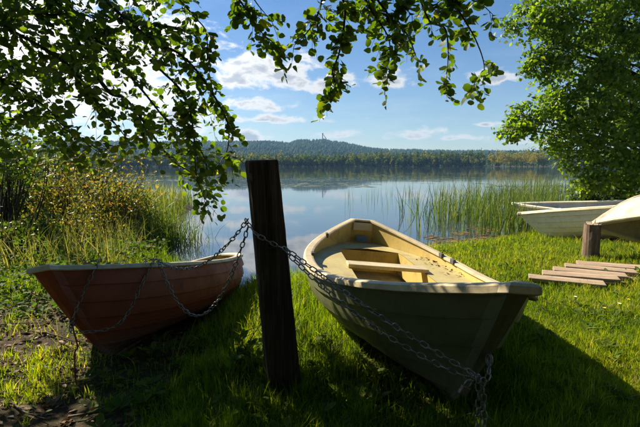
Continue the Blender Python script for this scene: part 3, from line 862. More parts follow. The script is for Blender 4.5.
def chain(paths, label, group=None, scale=1.0):
    root = empty('chain', paths[0][0]); tag(root, label, 'chain', group); o0 = A(paths[0][0])
    for P in paths:
        P = A(P); d = np.concatenate([[0], np.cumsum(np.linalg.norm(np.diff(P, axis=0), axis=1))])
        step = .0385 * scale; n = int(d[-1] / step) + 1
        roll = rng.uniform(0, 3)
        for i in range(n):
            u = min(d[-1], i * step); e = min(d[-1], u + .01); u0 = max(0, e - .02)
            p = A([np.interp(u, d, P[:, k]) for k in range(3)]); t = A([np.interp(e, d, P[:, k]) - np.interp(u0, d, P[:, k]) for k in range(3)])
            ob = bpy.data.objects.new('link', LINK); COL.objects.link(ob); ob.parent = root
            q = Vector(t.tolist()).to_track_quat('X', 'Z').to_matrix().to_4x4() @ Matrix.Rotation(roll + (i % 2) * math.pi / 2 + rng.normal() * .38, 4, 'X') @ Matrix.Rotation(rng.normal() * .10, 4, 'Z')
            ob.matrix_local = Matrix.Translation((p - o0).tolist()) @ q @ Matrix.Scale(scale, 4)
    return root
PF = POST_B[1] - .125                                  # just in front of the post
def gw(b, st, side, out=.0, up=.03): return b.world(b.P(st, 1, side, out, up))
def make_chains():
    y = POST_B[1]
    k = POST_AX / POST_AX[2]
    h1 = 1.37 - .31
    pa = POST_B + k * 1.02
    left = pa + A([-.115, -.06, .03]); front = pa + A([-.05, -.135, -.03]); right = pa + A([.125, -.10, -.13])
    # to the red boat: two strands to the rim, then a hanging loop to the bow eye
    g1 = gw(red, .82, 1, .04, .03); g2 = gw(red, .93, 1, .04, .03)
    s1 = sag(left, g1, .16); s2 = sag(left + A([.01, -.03, -.04]), g1 + A([.03, -.05, -.01]), .46)
    loop = spline([g1 + A([-.01, -.03, .01]), g1 + A([-.06, -.10, -.12]), (g1 + red_eye) / 2 + A([.06, -.12, -.20]), red_eye + A([.05, -.05, -.03]), red_eye], 40)
    up = spline([red_eye, (red_eye + g2) / 2 + A([.0, -.05, -.02]), g2], 20)
    inside = spline([g1, gw(red, .82, 1, -.06, .03), gw(red, .80, 1, -.10, -.12)], 8)
    inside2 = spline([g2, gw(red, .93, 1, -.06, .03), gw(red, .92, 1, -.08, -.10)], 8)
    chain([s1, s2, loop, up, inside, inside2], 'steel chain slung from the post over the rim of the red-brown boat', scale=.95)
    # round the post and on to the green boat's bow eye, two strands and two loose ends
    wrap = spline([left, front, pa + A([.05, -.135, -.09]), right], 16)
    e = green_eye; j = e + A([-.09, -.05, -.03])
    d1 = sag(right, j + A([-.02, -.03, .02]), .025); d2 = sag(right + A([.0, -.03, -.012]), j + A([-.02, -.03, -.01]), .075)
    tail1 = spline([j + A([.0, -.04, 0]), j + A([.005, -.05, -.15]), j + A([.0, -.04, -.33])], 16)
    tail2 = spline([j + A([.02, -.05, -.01]), j + A([.03, -.06, -.2]), A([j[0] + .02, j[1] - .08, .03]), A([j[0] + .03, j[1] - .16, .02])], 20)
    tie = spline([j, j + A([.04, -.03, -.015]), e], 8)
    chain([wrap, d1, d2, tie, tail1, tail2], 'steel chain running from the post to the bow of the olive boat')
    # padlock that closes the chain
    root = empty('padlock', j + A([-.05, -.045, -.03])); root.rotation_euler = (.1, .5, .3)
    tag(root, 'small dark padlock closing the chain at the olive boat', 'padlock')
    body = MB().box((0, 0, -.025), (.046, .018, .042)).build('body', M_IRON, root, bevel=.004)
    a = np.linspace(0, math.pi, 10); arc = np.stack([.016 * np.cos(a), 0 * a, .012 + .02 * np.sin(a)], -1); arc = np.vstack([[.016, 0, -.006], arc, [-.016, 0, -.006]])
    MB().tube(arc, .0042, 6).build('shackle', M_CHAIN, body, smooth=True)
make_chains()
def make_rope():
    p = red_eye + A([.02, -.02, -.01]); g = ground_z(p[0] + .03, p[1] - .05)
    P = spline([p, p + A([.035, -.02, -.12]), A([p[0] + .02, p[1] - .03, .16]), A([p[0] + .03, p[1] - .05, float(g) + .01]), A([p[0] + .12, p[1] - .09, float(g) + .012])], 26)
    tag(MB().tube(P, .005, 6, wob=.1).build('mooring_rope', M_ROPE, smooth=True), 'frayed red rope hanging from the bow of the red-brown boat', 'rope')
make_rope()

# ---------------------------------------------------------------- trees
def limb_mesh(lines, n=7):
    mb = MB()
    for P, r0, r1 in lines: mb.tube(P, np.linspace(r0, r1, len(P)), n, wob=.05)
    return mb
ALDER_BASE = A([-5.3, 3.2, 0.])
def make_alder():
    r_ = np.random.default_rng(77)
    root = empty('alder_tree', ALDER_BASE)
    tag(root, 'overhanging alder with dark round leaves filling the upper left of the view', 'tree')
    o = ALDER_BASE
    trunk = spline([[-5.3, 3.2, -.2], [-5.2, 3.25, 1.5], [-5.05, 3.3, 3.2], [-4.9, 3.4, 5.2], [-4.7, 3.5, 7.5]], 22)
    MB().tube(trunk - o, np.linspace(.24, .05, 22), 12, wob=.04).build('trunk', M_BARK, root, smooth=True)
    ax = A([-5.08, 3.28, 2.9])
    B = []                                             # boughs: (points, r0, r1, leaf density, droop)
    def bough(pts, r0, r1, dens=1.0, start=None, spread=.22):
        W = [at(*p) for p in pts]
        if start is not None: W = [A(start)] + W
        W = [W[0]] + [w + r_.normal(size=3) * (.05 if r0 > .013 else .02) for w in W[1:-1]] + [W[-1]]
        B.append((spline(W, 14 * len(W)), r0, r1, dens, spread))
    hub = A([-3.4, 3.8, 3.75]); over_ = A([.35, 3.1, 3.15])
    main = [(spline([ax, [-4.2, 3.6, 3.5], hub], 12), .12, .075), (spline([A([-4.95, 3.35, 4.3]), [-3, 3.2, 4.3], [-1.2, 3.1, 3.7], over_, [1.3, 3.25, 2.95]], 30), .09, .02)]
    bough([(55, 0, 4.0), (82, 36, 4.0), (105, 78, 4.0), (135, 112, 3.95), (165, 145, 3.9), (190, 172, 3.9)], .034, .004, 1.0, hub)
    bough([(0, 15, 3.2), (60, 45, 3.3), (105, 92, 3.4), (128, 140, 3.5)], .016, .004, 1.3, [-3.9, 3.4, 3.3])
    bough([(130, 15, 3.6), (188, 68, 3.5), (214, 108, 3.45), (222, 146, 3.4), (218, 166, 3.4)], .014, .003, 1.1, hub + A([.3, .3, .2]))
    bough([(20, 92, 3.7), (70, 125, 3.8), (98, 152, 3.8)], .014, .003, 1.2, [-4.2, 3.5, 3.0])
    bough([(95, 30, 3.9), (140, 80, 3.8), (172, 120, 3.7), (200, 158, 3.6), (206, 190, 3.6)], .014, .003, 1.0, hub)
    bough([(150, 60, 3.5), (180, 95, 3.4), (196, 135, 3.4), (198, 172, 3.4), (206, 205, 3.4)], .010, .002, .8, None, .15)
    bough([(120, 20, 3.6), (165, 40, 3.6), (200, 45, 3.5)], .02, .003, 1.0)
    bough([(-10, 60, 4.4), (40, 70, 4.4), (85, 60, 4.5)], .014, .003, 1.2, [-4.3, 3.9, 3.1])
    bough([(10, -10, 3.6), (40, 20, 3.6), (90, 25, 3.7), (130, 50, 3.7)], .016, .003, 1.2, [-3.4, 3.4, 3.2])
    bough([(-30, 110, 4.2), (30, 120, 4.2), (60, 145, 4.3)], .02, .004, 1.0, [-4.6, 3.6, 2.9])
    top1 = A([-1.2, 3.1, 3.7])
    bough([(172, -25, 3.3), (190, 5, 3.3), (203, 35, 3.3), (207, 62, 3.3)], .012, .002, 1.0, top1, .14)
    bough([(225, -25, 3.1), (240, 8, 3.1), (262, 28, 3.1), (279, 52, 3.1)], .012, .002, 1.25, top1, .15)
    bough([(250, -25, 3.2), (262, 5, 3.2), (272, 22, 3.2)], .01, .002, 1.1, top1, .14)
    bough([(325, -30, 3.0), (318, 5, 3.0), (306, 28, 3.0), (294, 46, 3.0)], .012, .002, 1.2, over_ + A([-.2, 0, 0]), .14)
    bough([(340, -30, 3.0), (348, 12, 3.0), (345, 48, 3.0), (332, 72, 3.0), (334, 88, 3.0), (325, 100, 3.0)], .012, .0015, 1.05, over_, .10)
    bough([(355, -30, 3.05), (372, 12, 3.05), (388, 45, 3.05), (384, 84, 3.05)], .012, .002, 1.25, over_, .13)
    bough([(365, -30, 3.1), (388, 10, 3.1), (405, 35, 3.1), (418, 62, 3.1)], .012, .002, 1.1, over_, .12)
    bough([(385, -20, 3.0), (400, 3, 3.0), (412, 15, 3.0)], .008, .002, 1.0, over_, .12)
    bough([(418, -20, 3.2), (432, 14, 3.2), (446, 34, 3.2), (452, 58, 3.2), (444, 84, 3.2)], .010, .002, .95, [.75, 3.15, 3.0], .12)
    bough([(440, -20, 3.25), (458, 12, 3.25), (474, 42, 3.25), (484, 66, 3.25), (474, 84, 3.25)], .010, .002, .95, [.85, 3.2, 2.98], .12)
    bough([(470, -20, 3.2), (484, 4, 3.2), (493, 15, 3.2)], .008, .002, .9, [1.1, 3.2, 2.95], .10)
    LP = []; LD = []; LS = []; TW = []
    gaps = [(126, 74, 13, 20), (108, 58, 9, 8), (96, 90, 9, 9), (152, 18, 9, 12), (66, 6, 10, 6), (150, 100, 10, 12), (118, 118, 8, 8), (180, 30, 8, 12), (172, 95, 8, 8), (60, 80, 6, 5)]
    def proj(p):
        d = p - A([0, 0, HC]); dep = d[..., 1] * CP - d[..., 2] * SP; u = d[..., 1] * SP + d[..., 2] * CP
        return CXP + FPX * d[..., 0] / dep, CYP - FPX * u / dep
    def sprig(p, d, length, n, size):
        """a side twig with alternate leaves"""
        m = 5; t = np.linspace(0, 1, m); d = d / np.linalg.norm(d)
        q = p + d * length * t[:, None] + A([0, 0, -1]) * (.30 * length * t ** 2)[:, None]
        TW.append((q, .0028, .001))
        for i in range(n):
            f = (i + .6) / n; b = p + d * length * f + A([0, 0, -1]) * (.30 * length * f * f)
            side = np.cross(d, A([0, 0, 1.])); side = side / (np.linalg.norm(side) + 1e-6) * (1 if i % 2 else -1)
            v = side * .8 + d * .45 + r_.normal(size=3) * .38 + A([0, 0, -.25])
            LP.append(b + v / np.linalg.norm(v) * .012); LD.append(v); LS.append(size * r_.uniform(.55, 1.22))
    for (P, r0, r1, dens, spread) in B:
        seg = np.linalg.norm(np.diff(P, axis=0), axis=1); d = np.concatenate([[0], np.cumsum(seg)]); n = int(d[-1] / .036 * dens)
        for u in r_.uniform(.10 * d[-1], d[-1], n):
            p = A([np.interp(u, d, P[:, k]) for k in range(3)]); i = min(np.searchsorted(d, u), len(P) - 1); t = P[i] - P[i - 1]; t = t / (np.linalg.norm(t) + 1e-9)
            px, py = proj(p)
            if py < -70 and r_.random() < .55: continue
            dd = t * .5 + r_.normal(size=3) * .75 + A([0, 0, -.25])
            sprig(p, dd, r_.uniform(.5, 1.25) * spread, int(r_.integers(4, 9)), .066)
        sprig(P[-1], t + A([0, 0, -.4]), .12, 5, .058)
    # dense inner mass and the crown above the view: twigs at random in the crown
    def fill(n, fpx, fdep, acc):
        k = 0
        while k < n:
            px, py = fpx(); dep = fdep()
            if not acc(px, py): continue
            p = at(px, py, dep); sprig(p, r_.normal(size=3) * A([1, 1, .6]) + A([.3, -.1, -.35]), r_.uniform(.15, .32), int(r_.integers(5, 10)), .064); k += 1
    def acc(px, py):
        for (gx, gy, a, b) in gaps:
            if ((px - gx) / a) ** 2 + ((py - gy) / b) ** 2 < 1 and r_.random() < .93: return False
        lim = np.interp(py, [-60, 0, 40, 90, 130, 165, 200], [240, 185, 188, 205, 215, 120, 40])
        if px > lim: return False
        pr = np.interp(px, [-80, 30, 110, 215], [1, .95, .62, .42]) * np.interp(py, [-60, 100, 150, 200], [1, 1, .65, .25])
        return r_.random() < pr
    fill(350, lambda: (r_.uniform(-80, 220), r_.uniform(-60, 165)), lambda: r_.uniform(2.9, 4.3), acc)
    # unseen cluster of sprigs added on the left to shade ground between the boats
    for _ in range(130):
        d = r_.normal(size=3); p = A([-3.85, 4.75, 3.4]) + d / np.linalg.norm(d) * r_.random() ** .4 * A([.62, .7, .5])
        sprig(p, r_.normal(size=3), r_.uniform(.2, .35), int(r_.integers(6, 10)), .075)
    # the crown above the top edge of the view
    for _ in range(60):
        p = A([r_.uniform(-6.2, -.6), r_.uniform(1.2, 6.2), r_.uniform(3.4, 6.8)])
        if np.hypot(p[0] + 3.4, p[1] - 3.6) > 3.2: continue
        sprig(p, r_.normal(size=3), r_.uniform(.2, .4), int(r_.integers(6, 10)), .075)
    lines = [(P - o, a, b) for P, a, b in main]
    for P, a, b in lines: MB().tube(P, np.linspace(a, b, len(P)), 9, wob=.04).build('limb', M_BARK, root, smooth=True)
    for P, r0, r1, *_ in B: MB().tube(P - o, np.linspace(r0, r1, len(P)), 6, wob=.06).build('branch', M_BARK, root, smooth=True)
    mb = MB()
    for q, a, b in TW: mb.tube(q - o, np.linspace(a, b, len(q)), 3, cap=False)
    c = mb.build('twigs', M_TWIG, root); c['kind'] = 'stuff'
    LP = A(LP); LD = A(LD); LS = A(LS); n = len(LP)
    nrm = r_.normal(size=(n, 3)) * .8 + A([0, 0, .75]) + A([0, -.25, 0]); R = frames(LD, nrm)
    px, py = proj(LP); dep = LP[:, 1]
    vis = (px > 2) & (px < 638) & (py > 2) & (py < 230) & (dep > .5)
    score = np.where(vis, LS / dep, 0); pick = np.argsort(-score)[:300]; rest = np.ones(n, bool); rest[pick] = False
    lr = leaf_round(); ids = np.where(rest)[0]; parts = []
    for k in range(6):                                  # narrower, curled and folded leaves among the round ones
        v = lr[0].copy(); v[:, 0] *= (1.0, .82, .92, .72, 1.05, .88)[k]; v[:, 2] += (.0, .30, -.25, .12, -.10, .38)[k] * (v[:, 1] - .3) ** 2 + (.10, -.3, .35, .5, .25, -.15)[k] * v[:, 0] ** 2
        v[1:8] += r_.normal(size=(7, 3)) * A([.025, .025, .02]); j = ids[k::6]
        parts.append(scatter((v, lr[1]), LP[j] - o, R[j], LS[j], np.clip(r_.normal(.42, .24, len(j)), 0, 1)))
    V, F, t = join_sc(parts)
    c = link('foliage', mesh_np('foliage', V, None, F, smooth=True, attrs={'tint': t}), M_ALDER, root); c['kind'] = 'stuff'
    # unseen leaves added over and behind the viewer to cut the sky light
    m = 42000; Q = np.stack([r_.uniform(-9, 8, m), r_.uniform(-8, .7, m), r_.uniform(.6, 7, m)], -1)
    Q = Q[(Q[:, 2] > 2.6) | (Q[:, 1] < -1.8)]; m = len(Q)
    V, F, t = scatter(leaf_dia(), Q - o, rand_rot(m, r_), r_.uniform(.16, .30, m), np.clip(r_.normal(.3, .2, m), 0, 1))
    c = link('sky_blocker_leaves', mesh_np('sky_blocker_leaves', V, None, F, attrs={'tint': t}), M_ALDER, root); c['kind'] = 'stuff'
    ms = []
    for k in range(4):
        v = lr[0].copy(); v[:, 0] *= (1, .85, .93, .78)[k]; v[:, 2] += (.15, -.25, .3, .1)[k] * v[:, 0] ** 2 + (.1, .25, -.2, .3)[k] * (v[:, 1] - .3) ** 2; v[1:8] *= A([1, 1, 1]) + r_.normal(size=(7, 3)) * A([.07, .04, .4])
        m = mesh_np('leaf', v, None, lr[1], smooth=True); m.materials.append(M_ALDER_OBJ); ms.append(m)
    for q, i in enumerate(pick):
        ob = bpy.data.objects.new('leaf', ms[q % 4]); COL.objects.link(ob); ob.parent = root
        m = Matrix.Identity(4)
        for a in range(3):
            for b in range(3): m[a][b] = float(R[i][a, b] * LS[i])
            m[a][3] = float(LP[i][a] - o[a])
        ob.matrix_local = m
make_alder()

def make_bank_tree():
    r_ = np.random.default_rng(99)
    base = A([11.2, 13.6, .0]); root = empty('bank_tree', base)
    tag(root, 'broad sunlit green tree reaching over the bank at the right', 'tree')
    tr = spline([[11.2, 13.6, -.3], [11.0, 13.5, 1.6], [10.7, 13.3, 3.6], [10.6, 13.2, 6.2], [10.8, 13.4, 9.0]], 18)
    MB().tube(tr - base, np.linspace(.30, .07, 18), 10, wob=.05).build('trunk', M_BARK, root, smooth=True)
    # lobes of the crown seen from the lake side: px, py, depth, radius
    lobes = [(520, 28, 11.8, .55), (545, 14, 12, .8), (575, 20, 12, 1.0), (610, 18, 12.5, 1.2), (645, 25, 12.5, 1.4), (548, 48, 11.8, .75), (580, 60, 12, 1.0), (620, 62, 12, 1.1),
             (560, 84, 11.6, .75), (595, 98, 11.6, .9), (632, 104, 12, 1.0), (545, 104, 11.5, .5), (520, 116, 11.3, .45), (512, 128, 11.2, .32), (545, 128, 11.3, .6), (575, 128, 11.4, .7), (610, 138, 11.4, .8), (642, 142, 11.6, .9),
             (566, 150, 11.2, .55), (592, 164, 11.2, .6), (620, 172, 11.2, .65), (585, 182, 11.0, .38), (650, 178, 11.3, .8), (680, 60, 12.5, 1.8), (690, 130, 12.5, 1.6), (570, -25, 12.5, 1.2), (620, -35, 12.8, 1.6), (670, -40, 13, 1.8),
             (740, 40, 13.5, 2), (720, -60, 13.5, 2.2), (535, 66, 11.9, .4), (600, 40, 13.5, 1.2), (640, 80, 14, 1.5), (600, 120, 13.5, 1.2), (650, 150, 13.5, 1.3)]
    LP = []; lines = []
    for (px, py, dep, rad) in lobes:
        c = at(px + 6, py, dep)
        k = int(np.argmin(np.abs(tr[:, 2] - max(1.2, c[2] - .5 * np.hypot(c[0] - 11, c[1] - 13.4) * .5)))); s = tr[k]
        mid = (s + c) / 2 + A([0, 0, .25]); lines.append((spline([s, mid, c], 12), .07 + .03 * rad, .014))
        nc = int(22 * rad ** 2 + 10)
        d = r_.normal(size=(nc, 3)); d /= np.linalg.norm(d, axis=1)[:, None]; cc = c + d * (rad * r_.uniform(.45, 1.08, nc) ** .6)[:, None] * A([1, .9, .85])
        for q in cc:
            n = int(r_.integers(26, 60)); s_ = r_.uniform(.09, .19); e = r_.normal(size=(n, 3)) * s_ * A([1, 1, .6]); LP.append(q + e)
            if r_.random() < .35: lines.append((spline([c + (q - c) * .1, (c + q) / 2 + A([0, 0, .05]), q], 5), .014, .004))
    LP = np.concatenate(LP); n = len(LP)
    D = r_.normal(size=(n, 3)) + A([-.2, -.3, -.35]); nrm = r_.normal(size=(n, 3)) * .55 + A([-.55, .05, .75])
    V, F, t = scatter(leaf_oval() if n < 50000 else leaf_dia(), LP - base, frames(D, nrm), r_.uniform(.09, .155, n), np.clip(r_.normal(.5, .28, n), 0, 1))
    c = link('crown', mesh_np('crown', V, None, F, attrs={'tint': t}), M_WILLOW, root)
    limb_mesh([(P - base, a, b) for P, a, b in lines], 5).build('limbs', M_BARK, root)
make_bank_tree()

def shrub(name, label, base, lobes, leafm, nstem, leaf=(.05, .09), dens=60, group=None, seed=1, tint=(.5, .25), template=None, stemr=.010):
    r_ = np.random.default_rng(seed); base = A(base, float); root = empty(name, base); tag(root, label, 'shrub', group)
    LP = []; mb = MB()
    for (c, rad) in lobes:
        c = A(c, float)
        for k in range(nstem):
            d = r_.normal(size=3); d /= np.linalg.norm(d); q = c + d * rad * r_.uniform(.3, 1) * A([1, 1, .9])
            P = spline([base + A([r_.normal() * .10, r_.normal() * .10, -.05]), (base + q) / 2 + r_.normal(size=3) * .10, q], 8); mb.tube(P - base, np.linspace(stemr, .002, 8), 4, cap=False)
            m = int(dens * r_.uniform(.6, 1.3)); f = r_.uniform(.35, 1, m) ** .7; i = (f * 7).astype(int)
            LP.append(P[i] + r_.normal(size=(m, 3)) * rad * .16)
    mb.build('stems', M_BARK, root)
    LP = np.concatenate(LP); n = len(LP); D = r_.normal(size=(n, 3)) + A([0, 0, .2]); nrm = r_.normal(size=(n, 3)) * .7 + A([0, 0, .6])
    V, F, t = scatter(template or leaf_oval(), LP - base, frames(D, nrm), r_.uniform(leaf[0], leaf[1], n), np.clip(r_.normal(tint[0], tint[1], n), 0, 1))
    link('foliage', mesh_np('foliage', V, None, F, attrs={'tint': t}), leafm, root)
def gz(x, y): return float(ground_z(A([x]), A([y]))[0])
def make_shrubs():
    def b(px, dep): p = at(px, 200, dep); return A([p[0], p[1], gz(p[0], p[1])])
    def lb(px, py, dep, r): return (at(px, py, dep), r)
    shrub('golden_shrub', 'tall shrub with orange and gold autumn leaves behind the red-brown boat', b(62, 8.6), [lb(40, 166, 8.6, 0.83), lb(72, 156, 8.6, 0.83), lb(48, 196, 8.4, 0.83), lb(80, 191, 8.5, 0.77), lb(20, 191, 8.4, 0.64)], M_GOLD, 17, (.05, .085), 36, seed=1, tint=(.36, .34))
    shrub('golden_shrub', 'gold-leaved shrub with bare dark stems, right of the taller golden shrub', b(104, 8.2), [lb(98, 178, 8.2, 0.70), lb(120, 164, 8.2, 0.70), lb(134, 186, 8.0, 0.70), lb(110, 204, 8.0, 0.64), lb(146, 201, 8.2, 0.51)], M_GOLD, 15, (.045, .085), 34, seed=2, tint=(.36, .34))
    shrub('golden_shrub', 'straggly brown and gold bush low down before the golden shrubs', b(84, 7.2), [lb(72, 218, 7.2, 0.54), lb(98, 224, 7.0, 0.51), lb(84, 201, 7.3, 0.58), lb(120, 220, 7.4, 0.46)], M_GOLD, 15, (.035, .065), 28, seed=14, tint=(.34, .33), stemr=.006)
    shrub('green_shrub', 'dark green shrub at the left edge beside the golden shrub', b(-10, 7.6), [lb(-20, 170, 7.6, .7), lb(10, 185, 7.4, .5), lb(5, 215, 7.2, .55), lb(20, 155, 8.2, .5)], M_SHRUB, 16, (.05, .09), 60, seed=3, tint=(.4, .25))
    shrub('green_shrub', 'low leafy green shrub behind the bow of the red-brown boat', b(25, 6.4), [lb(20, 228, 6.4, .42), lb(45, 232, 6.2, .38), lb(0, 240, 6.0, .4)], M_SHRUB, 14, (.05, .085), 46, seed=4, tint=(.5, .25), stemr=.007)
    shrub('green_shrub', 'loose green shrub between the golden shrub and the water', b(140, 8.8), [lb(140, 190, 8.8, .4), lb(128, 210, 8.4, .4), lb(150, 205, 8.8, .32)], M_SHRUB, 12, (.045, .075), 36, seed=5, tint=(.6, .25), stemr=.007)
    shrub('green_shrub', 'leafy thicket shrub standing far back on the left bank', b(60, 13), [lb(20, 150, 13, 1.1), lb(70, 152, 13, .8), lb(110, 165, 13, .7), lb(-30, 145, 13, 1.3)], M_SHRUB, 16, (.08, .13), 60, seed=6, tint=(.6, .25))
    shrub('green_shrub', 'dark bush on the bank below the broad right-hand tree', A([8.6, 12.8, gz(8.6, 12.8)]), [lb(600, 186, 12.6, .55), lb(630, 184, 12.6, .6), lb(575, 190, 12.8, .35), lb(655, 186, 12.8, .6)], M_SHRUB, 20, (.06, .10), 60, seed=8, tint=(.45, .22))
    # small tree trunk at the left edge
    shrub('sapling', 'thin dark sapling at the left edge of the thicket', b(6, 7.0), [lb(10, 128, 7, .5), lb(30, 140, 7, .4)], M_SHRUB, 10, (.05, .08), 40, seed=9, tint=(.4, .2), stemr=.022)
    # broad-leaved weed at the foot of the post
    p = POST_B + A([-.20, .20, .0]); p[2] = gz(p[0], p[1])
    shrub('leafy_weed', 'bright broad-leaved weed growing at the foot of the post', p, [(p + A([-.05, 0, .16]), .16), (p + A([.02, .12, .2]), .14)], M_HERB, 9, (.05, .09), 5, seed=10, tint=(.75, .12), template=leaf_oval(), stemr=.003)
    p = at(236, 268, 5.3); p[2] = gz(p[0], p[1])
    shrub('leafy_weed', 'small dark weed at the water edge beside the red-brown stern', p, [(p + A([0, 0, .24]), .18)], M_HERB, 8, (.06, .10), 5, seed=12, tint=(.3, .12), stemr=.003)
make_shrubs()

# ---------------------------------------------------------------- grass, reeds, litter
def blades(x, y, z, h, w, r_, tint, lean=.5, segs=3):
    n = len(x); a = r_.uniform(0, 6.283, n); la = r_.uniform(0, 6.283, n); ln = np.abs(r_.normal(size=n)) * lean * h
    t = np.linspace(0, 1, segs + 1); base = np.stack([x, y, z], -1)
    sx = np.stack([np.cos(a), np.sin(a), 0 * a], -1); dl = np.stack([np.cos(la), np.sin(la), 0 * la], -1)
    V = []
    for k, tt in enumerate(t):
        c = base + dl * (ln * tt ** 1.8)[:, None] + A([0, 0, 1]) * (h * (tt - .18 * tt ** 3 * np.minimum(ln / (h + 1e-6), 2)))[:, None]
        ww = w * (1 - tt ** 1.6) * .5
        if k < segs: V += [c - sx * ww[:, None], c + sx * ww[:, None]]
        else: V.append(c)
    V = np.stack(V, 1); m = 2 * segs + 1; f = []
    for k in range(segs - 1): f += [[2 * k, 2 * k + 1, 2 * k + 3], [2 * k, 2 * k + 3, 2 * k + 2]]
    f.append([2 * segs - 2, 2 * segs - 1, 2 * segs])
    F = A(f)[None] + (np.arange(n) * m)[:, None, None]
    return V.reshape(-1, 3), F.reshape(-1, 3), np.repeat(tint, m)
def boat_mask(x, y):
    """true where a hull presses on the ground"""
    m = np.zeros(len(x), bool)
    for b, hw in ((red, .34), (green, .40), (w1, .45), (w2, .45)):
        c, s = math.cos(b.th), math.sin(b.th); lx = (x - b.x0) * c + (y - b.y0) * s; ly = -(x - b.x0) * s + (y - b.y0) * c
        m |= (lx < .02) & (lx > -b.off) & (np.abs(ly) < hw * np.clip((.05 - lx) / .6, 0, 1))
    return m
def make_grass():
    r_ = np.random.default_rng(31)
    N = 430000
    # sample with density falling with distance
    v = np.sqrt(r_.random(N)) if False else r_.random(N)
    y = 1.25 * (14.0 / 1.25) ** v; x = r_.uniform(-.95, .95, N) * (y + .5)
    sd = lake_sd(x, y)
    lawn = np.clip((x - 1.0 + .25 * vnoise(x * 1.2, y * 1.2, 60)) / .6, 0, 1)
    left = np.clip((-.75 - x) / .35, 0, 1) * np.clip((4.6 - y) / .6, 0, 1)
    patch = vnoise(x * 1.5, y * 1.5, 61) * .6 + vnoise(x * 4.1, y * 4.1, 62) * .5
    clump = vnoise(x * 9, y * 9, 63)
    p = .62 + .30 * lawn + .22 * patch + .25 * clump * (1 - .6 * lawn)
    p = p * (1 - left) + left * np.clip(.08 + .62 * patch + .30 * clump, 0, 1)
    # bare scrape beside the olive hull, sparse under it
    scr = np.exp(-(((x - .35 - (2.9 - y) * .15) / .36) ** 2 + ((y - 2.45) / .65) ** 2)); p = p * (1 - .62 * scr)
    mnd = np.exp(-(((x + .42) / .25) ** 2 + ((y - 2.45) / .35) ** 2)); p *= 1 - .75 * mnd
    bare = np.exp(-(((x + 2.3) / .6) ** 2 + ((y - 3.3) / .45) ** 2)); p *= 1 - .85 * bare
    bow = np.exp(-(((x + 1.35) / .50) ** 4 + ((y - 2.75) / .42) ** 4)); p *= 1 - .93 * bow
    keep = (r_.random(N) < p) & (sd > .02) & ~boat_mask(x, y) & (np.hypot(x - POST_B[0], y - POST_B[1]) > .10)
    # hardly any grass comes up through the slat platform
    ux, uy = .926, -.378; ox, oy = .82, .57; rx, ry = x - 2.42, y - 4.95; det = ux * oy - uy * ox
    pa_, pb_ = (rx * oy - ry * ox) / det, (ux * ry - uy * rx) / det
    keep &= ~((pa_ > 0) & (pa_ < .85) & (pb_ > -.02) & (pb_ < 1.55) & (r_.random(N) < .9))
    # undergrowth takes over behind the red boat
    keep &= ~((x < -2.6) & (y > 3.9) & (r_.random(N) < .55))
    x, y, sd, lawn, left, clump, patch = [q[keep] for q in (x, y, sd, lawn, left, clump, patch)]; n = len(x)
    z = ground_z(x, y) - .006
    tall = .105 - .030 * lawn - .058 * left + .05 * np.clip(clump, 0, 1) * (1 - .3 * lawn) + .10 * np.exp(-np.maximum(sd, 0) / .3) + .05 * np.clip(x * -1 + 1.2, 0, 1) * np.clip(y - 2.8, 0, 1) * (1 - left)
    h = tall * r_.uniform(.45, 1.35, n); w = .0045 * (1 + .16 * y) * r_.uniform(.7, 1.4, n)
    t = np.clip(.34 + .16 * lawn + .17 * r_.normal(size=n) + .26 * patch + .12 * clump + .16 * vnoise(x * .55, y * .55, 66) + (r_.random(n) < .06) * .45, 0, 1)
    V, F, tt = blades(x, y, z, h, w, r_, t, .55)
    tag(link('grass', mesh_np('grass', V, None, F, attrs={'tint': tt}), M_GRASS), 'green grass of the lake bank around the boats', 'grass', kind='stuff')
    print('blades', n)
    m = 2600; sx_ = r_.uniform(-2.6, 5.5, m); sy_ = r_.uniform(1.5, 9, m); q = (lake_sd(sx_, sy_) > .1) & ~boat_mask(sx_, sy_) & (vnoise(sx_ * .9, sy_ * .9, 65) > -.05); sx_, sy_ = sx_[q], sy_[q]; m = len(sx_)
    Vs, Fs, ts = blades(sx_, sy_, ground_z(sx_, sy_), r_.uniform(.08, .24, m), r_.uniform(.002, .0045, m) * (1 + .12 * sy_), r_, np.clip(r_.normal(.93, .06, m), 0, 1), .75, 4)
    tag(link('dry_grass', mesh_np('dry_grass', Vs, None, Fs, attrs={'tint': ts}), M_GRASS), 'thin straw-coloured stalks standing in the grass', 'grass', kind='stuff')
    # clover and small broad leaves in the lawn
    m = 40000; y = 1.4 * (11 / 1.4) ** r_.random(m); x = r_.uniform(-.9, .9, m) * (y + .3); sd = lake_sd(x, y)
    pa = .35 + .5 * vnoise(x * 2.3, y * 2.3, 70); pa *= np.where(x < -.6, .35, 1)
    k = (r_.random(m) < pa) & (sd > .05) & ~boat_mask(x, y); x, y = x[k], y[k]; m = len(x)
    P = np.stack([x, y, ground_z(x, y) + r_.uniform(.005, .06, m)], -1); D = r_.normal(size=(m, 3)) * A([1, 1, .3]); nrm = r_.normal(size=(m, 3)) * .35 + A([0, 0, 1])
    V, F, tt = scatter(leaf_oval(), P, frames(D, nrm), r_.uniform(.014, .042, m) * (1 + .05 * y), np.clip(r_.normal(.55, .22, m), 0, .9))
    tag(link('clover', mesh_np('clover', V, None, F, attrs={'tint': tt}), M_HERB), 'small clover and plantain leaves in the grass', 'ground cover', kind='stuff')
    # rosettes of broad weeds breaking up the lawn
    P, D = [], []
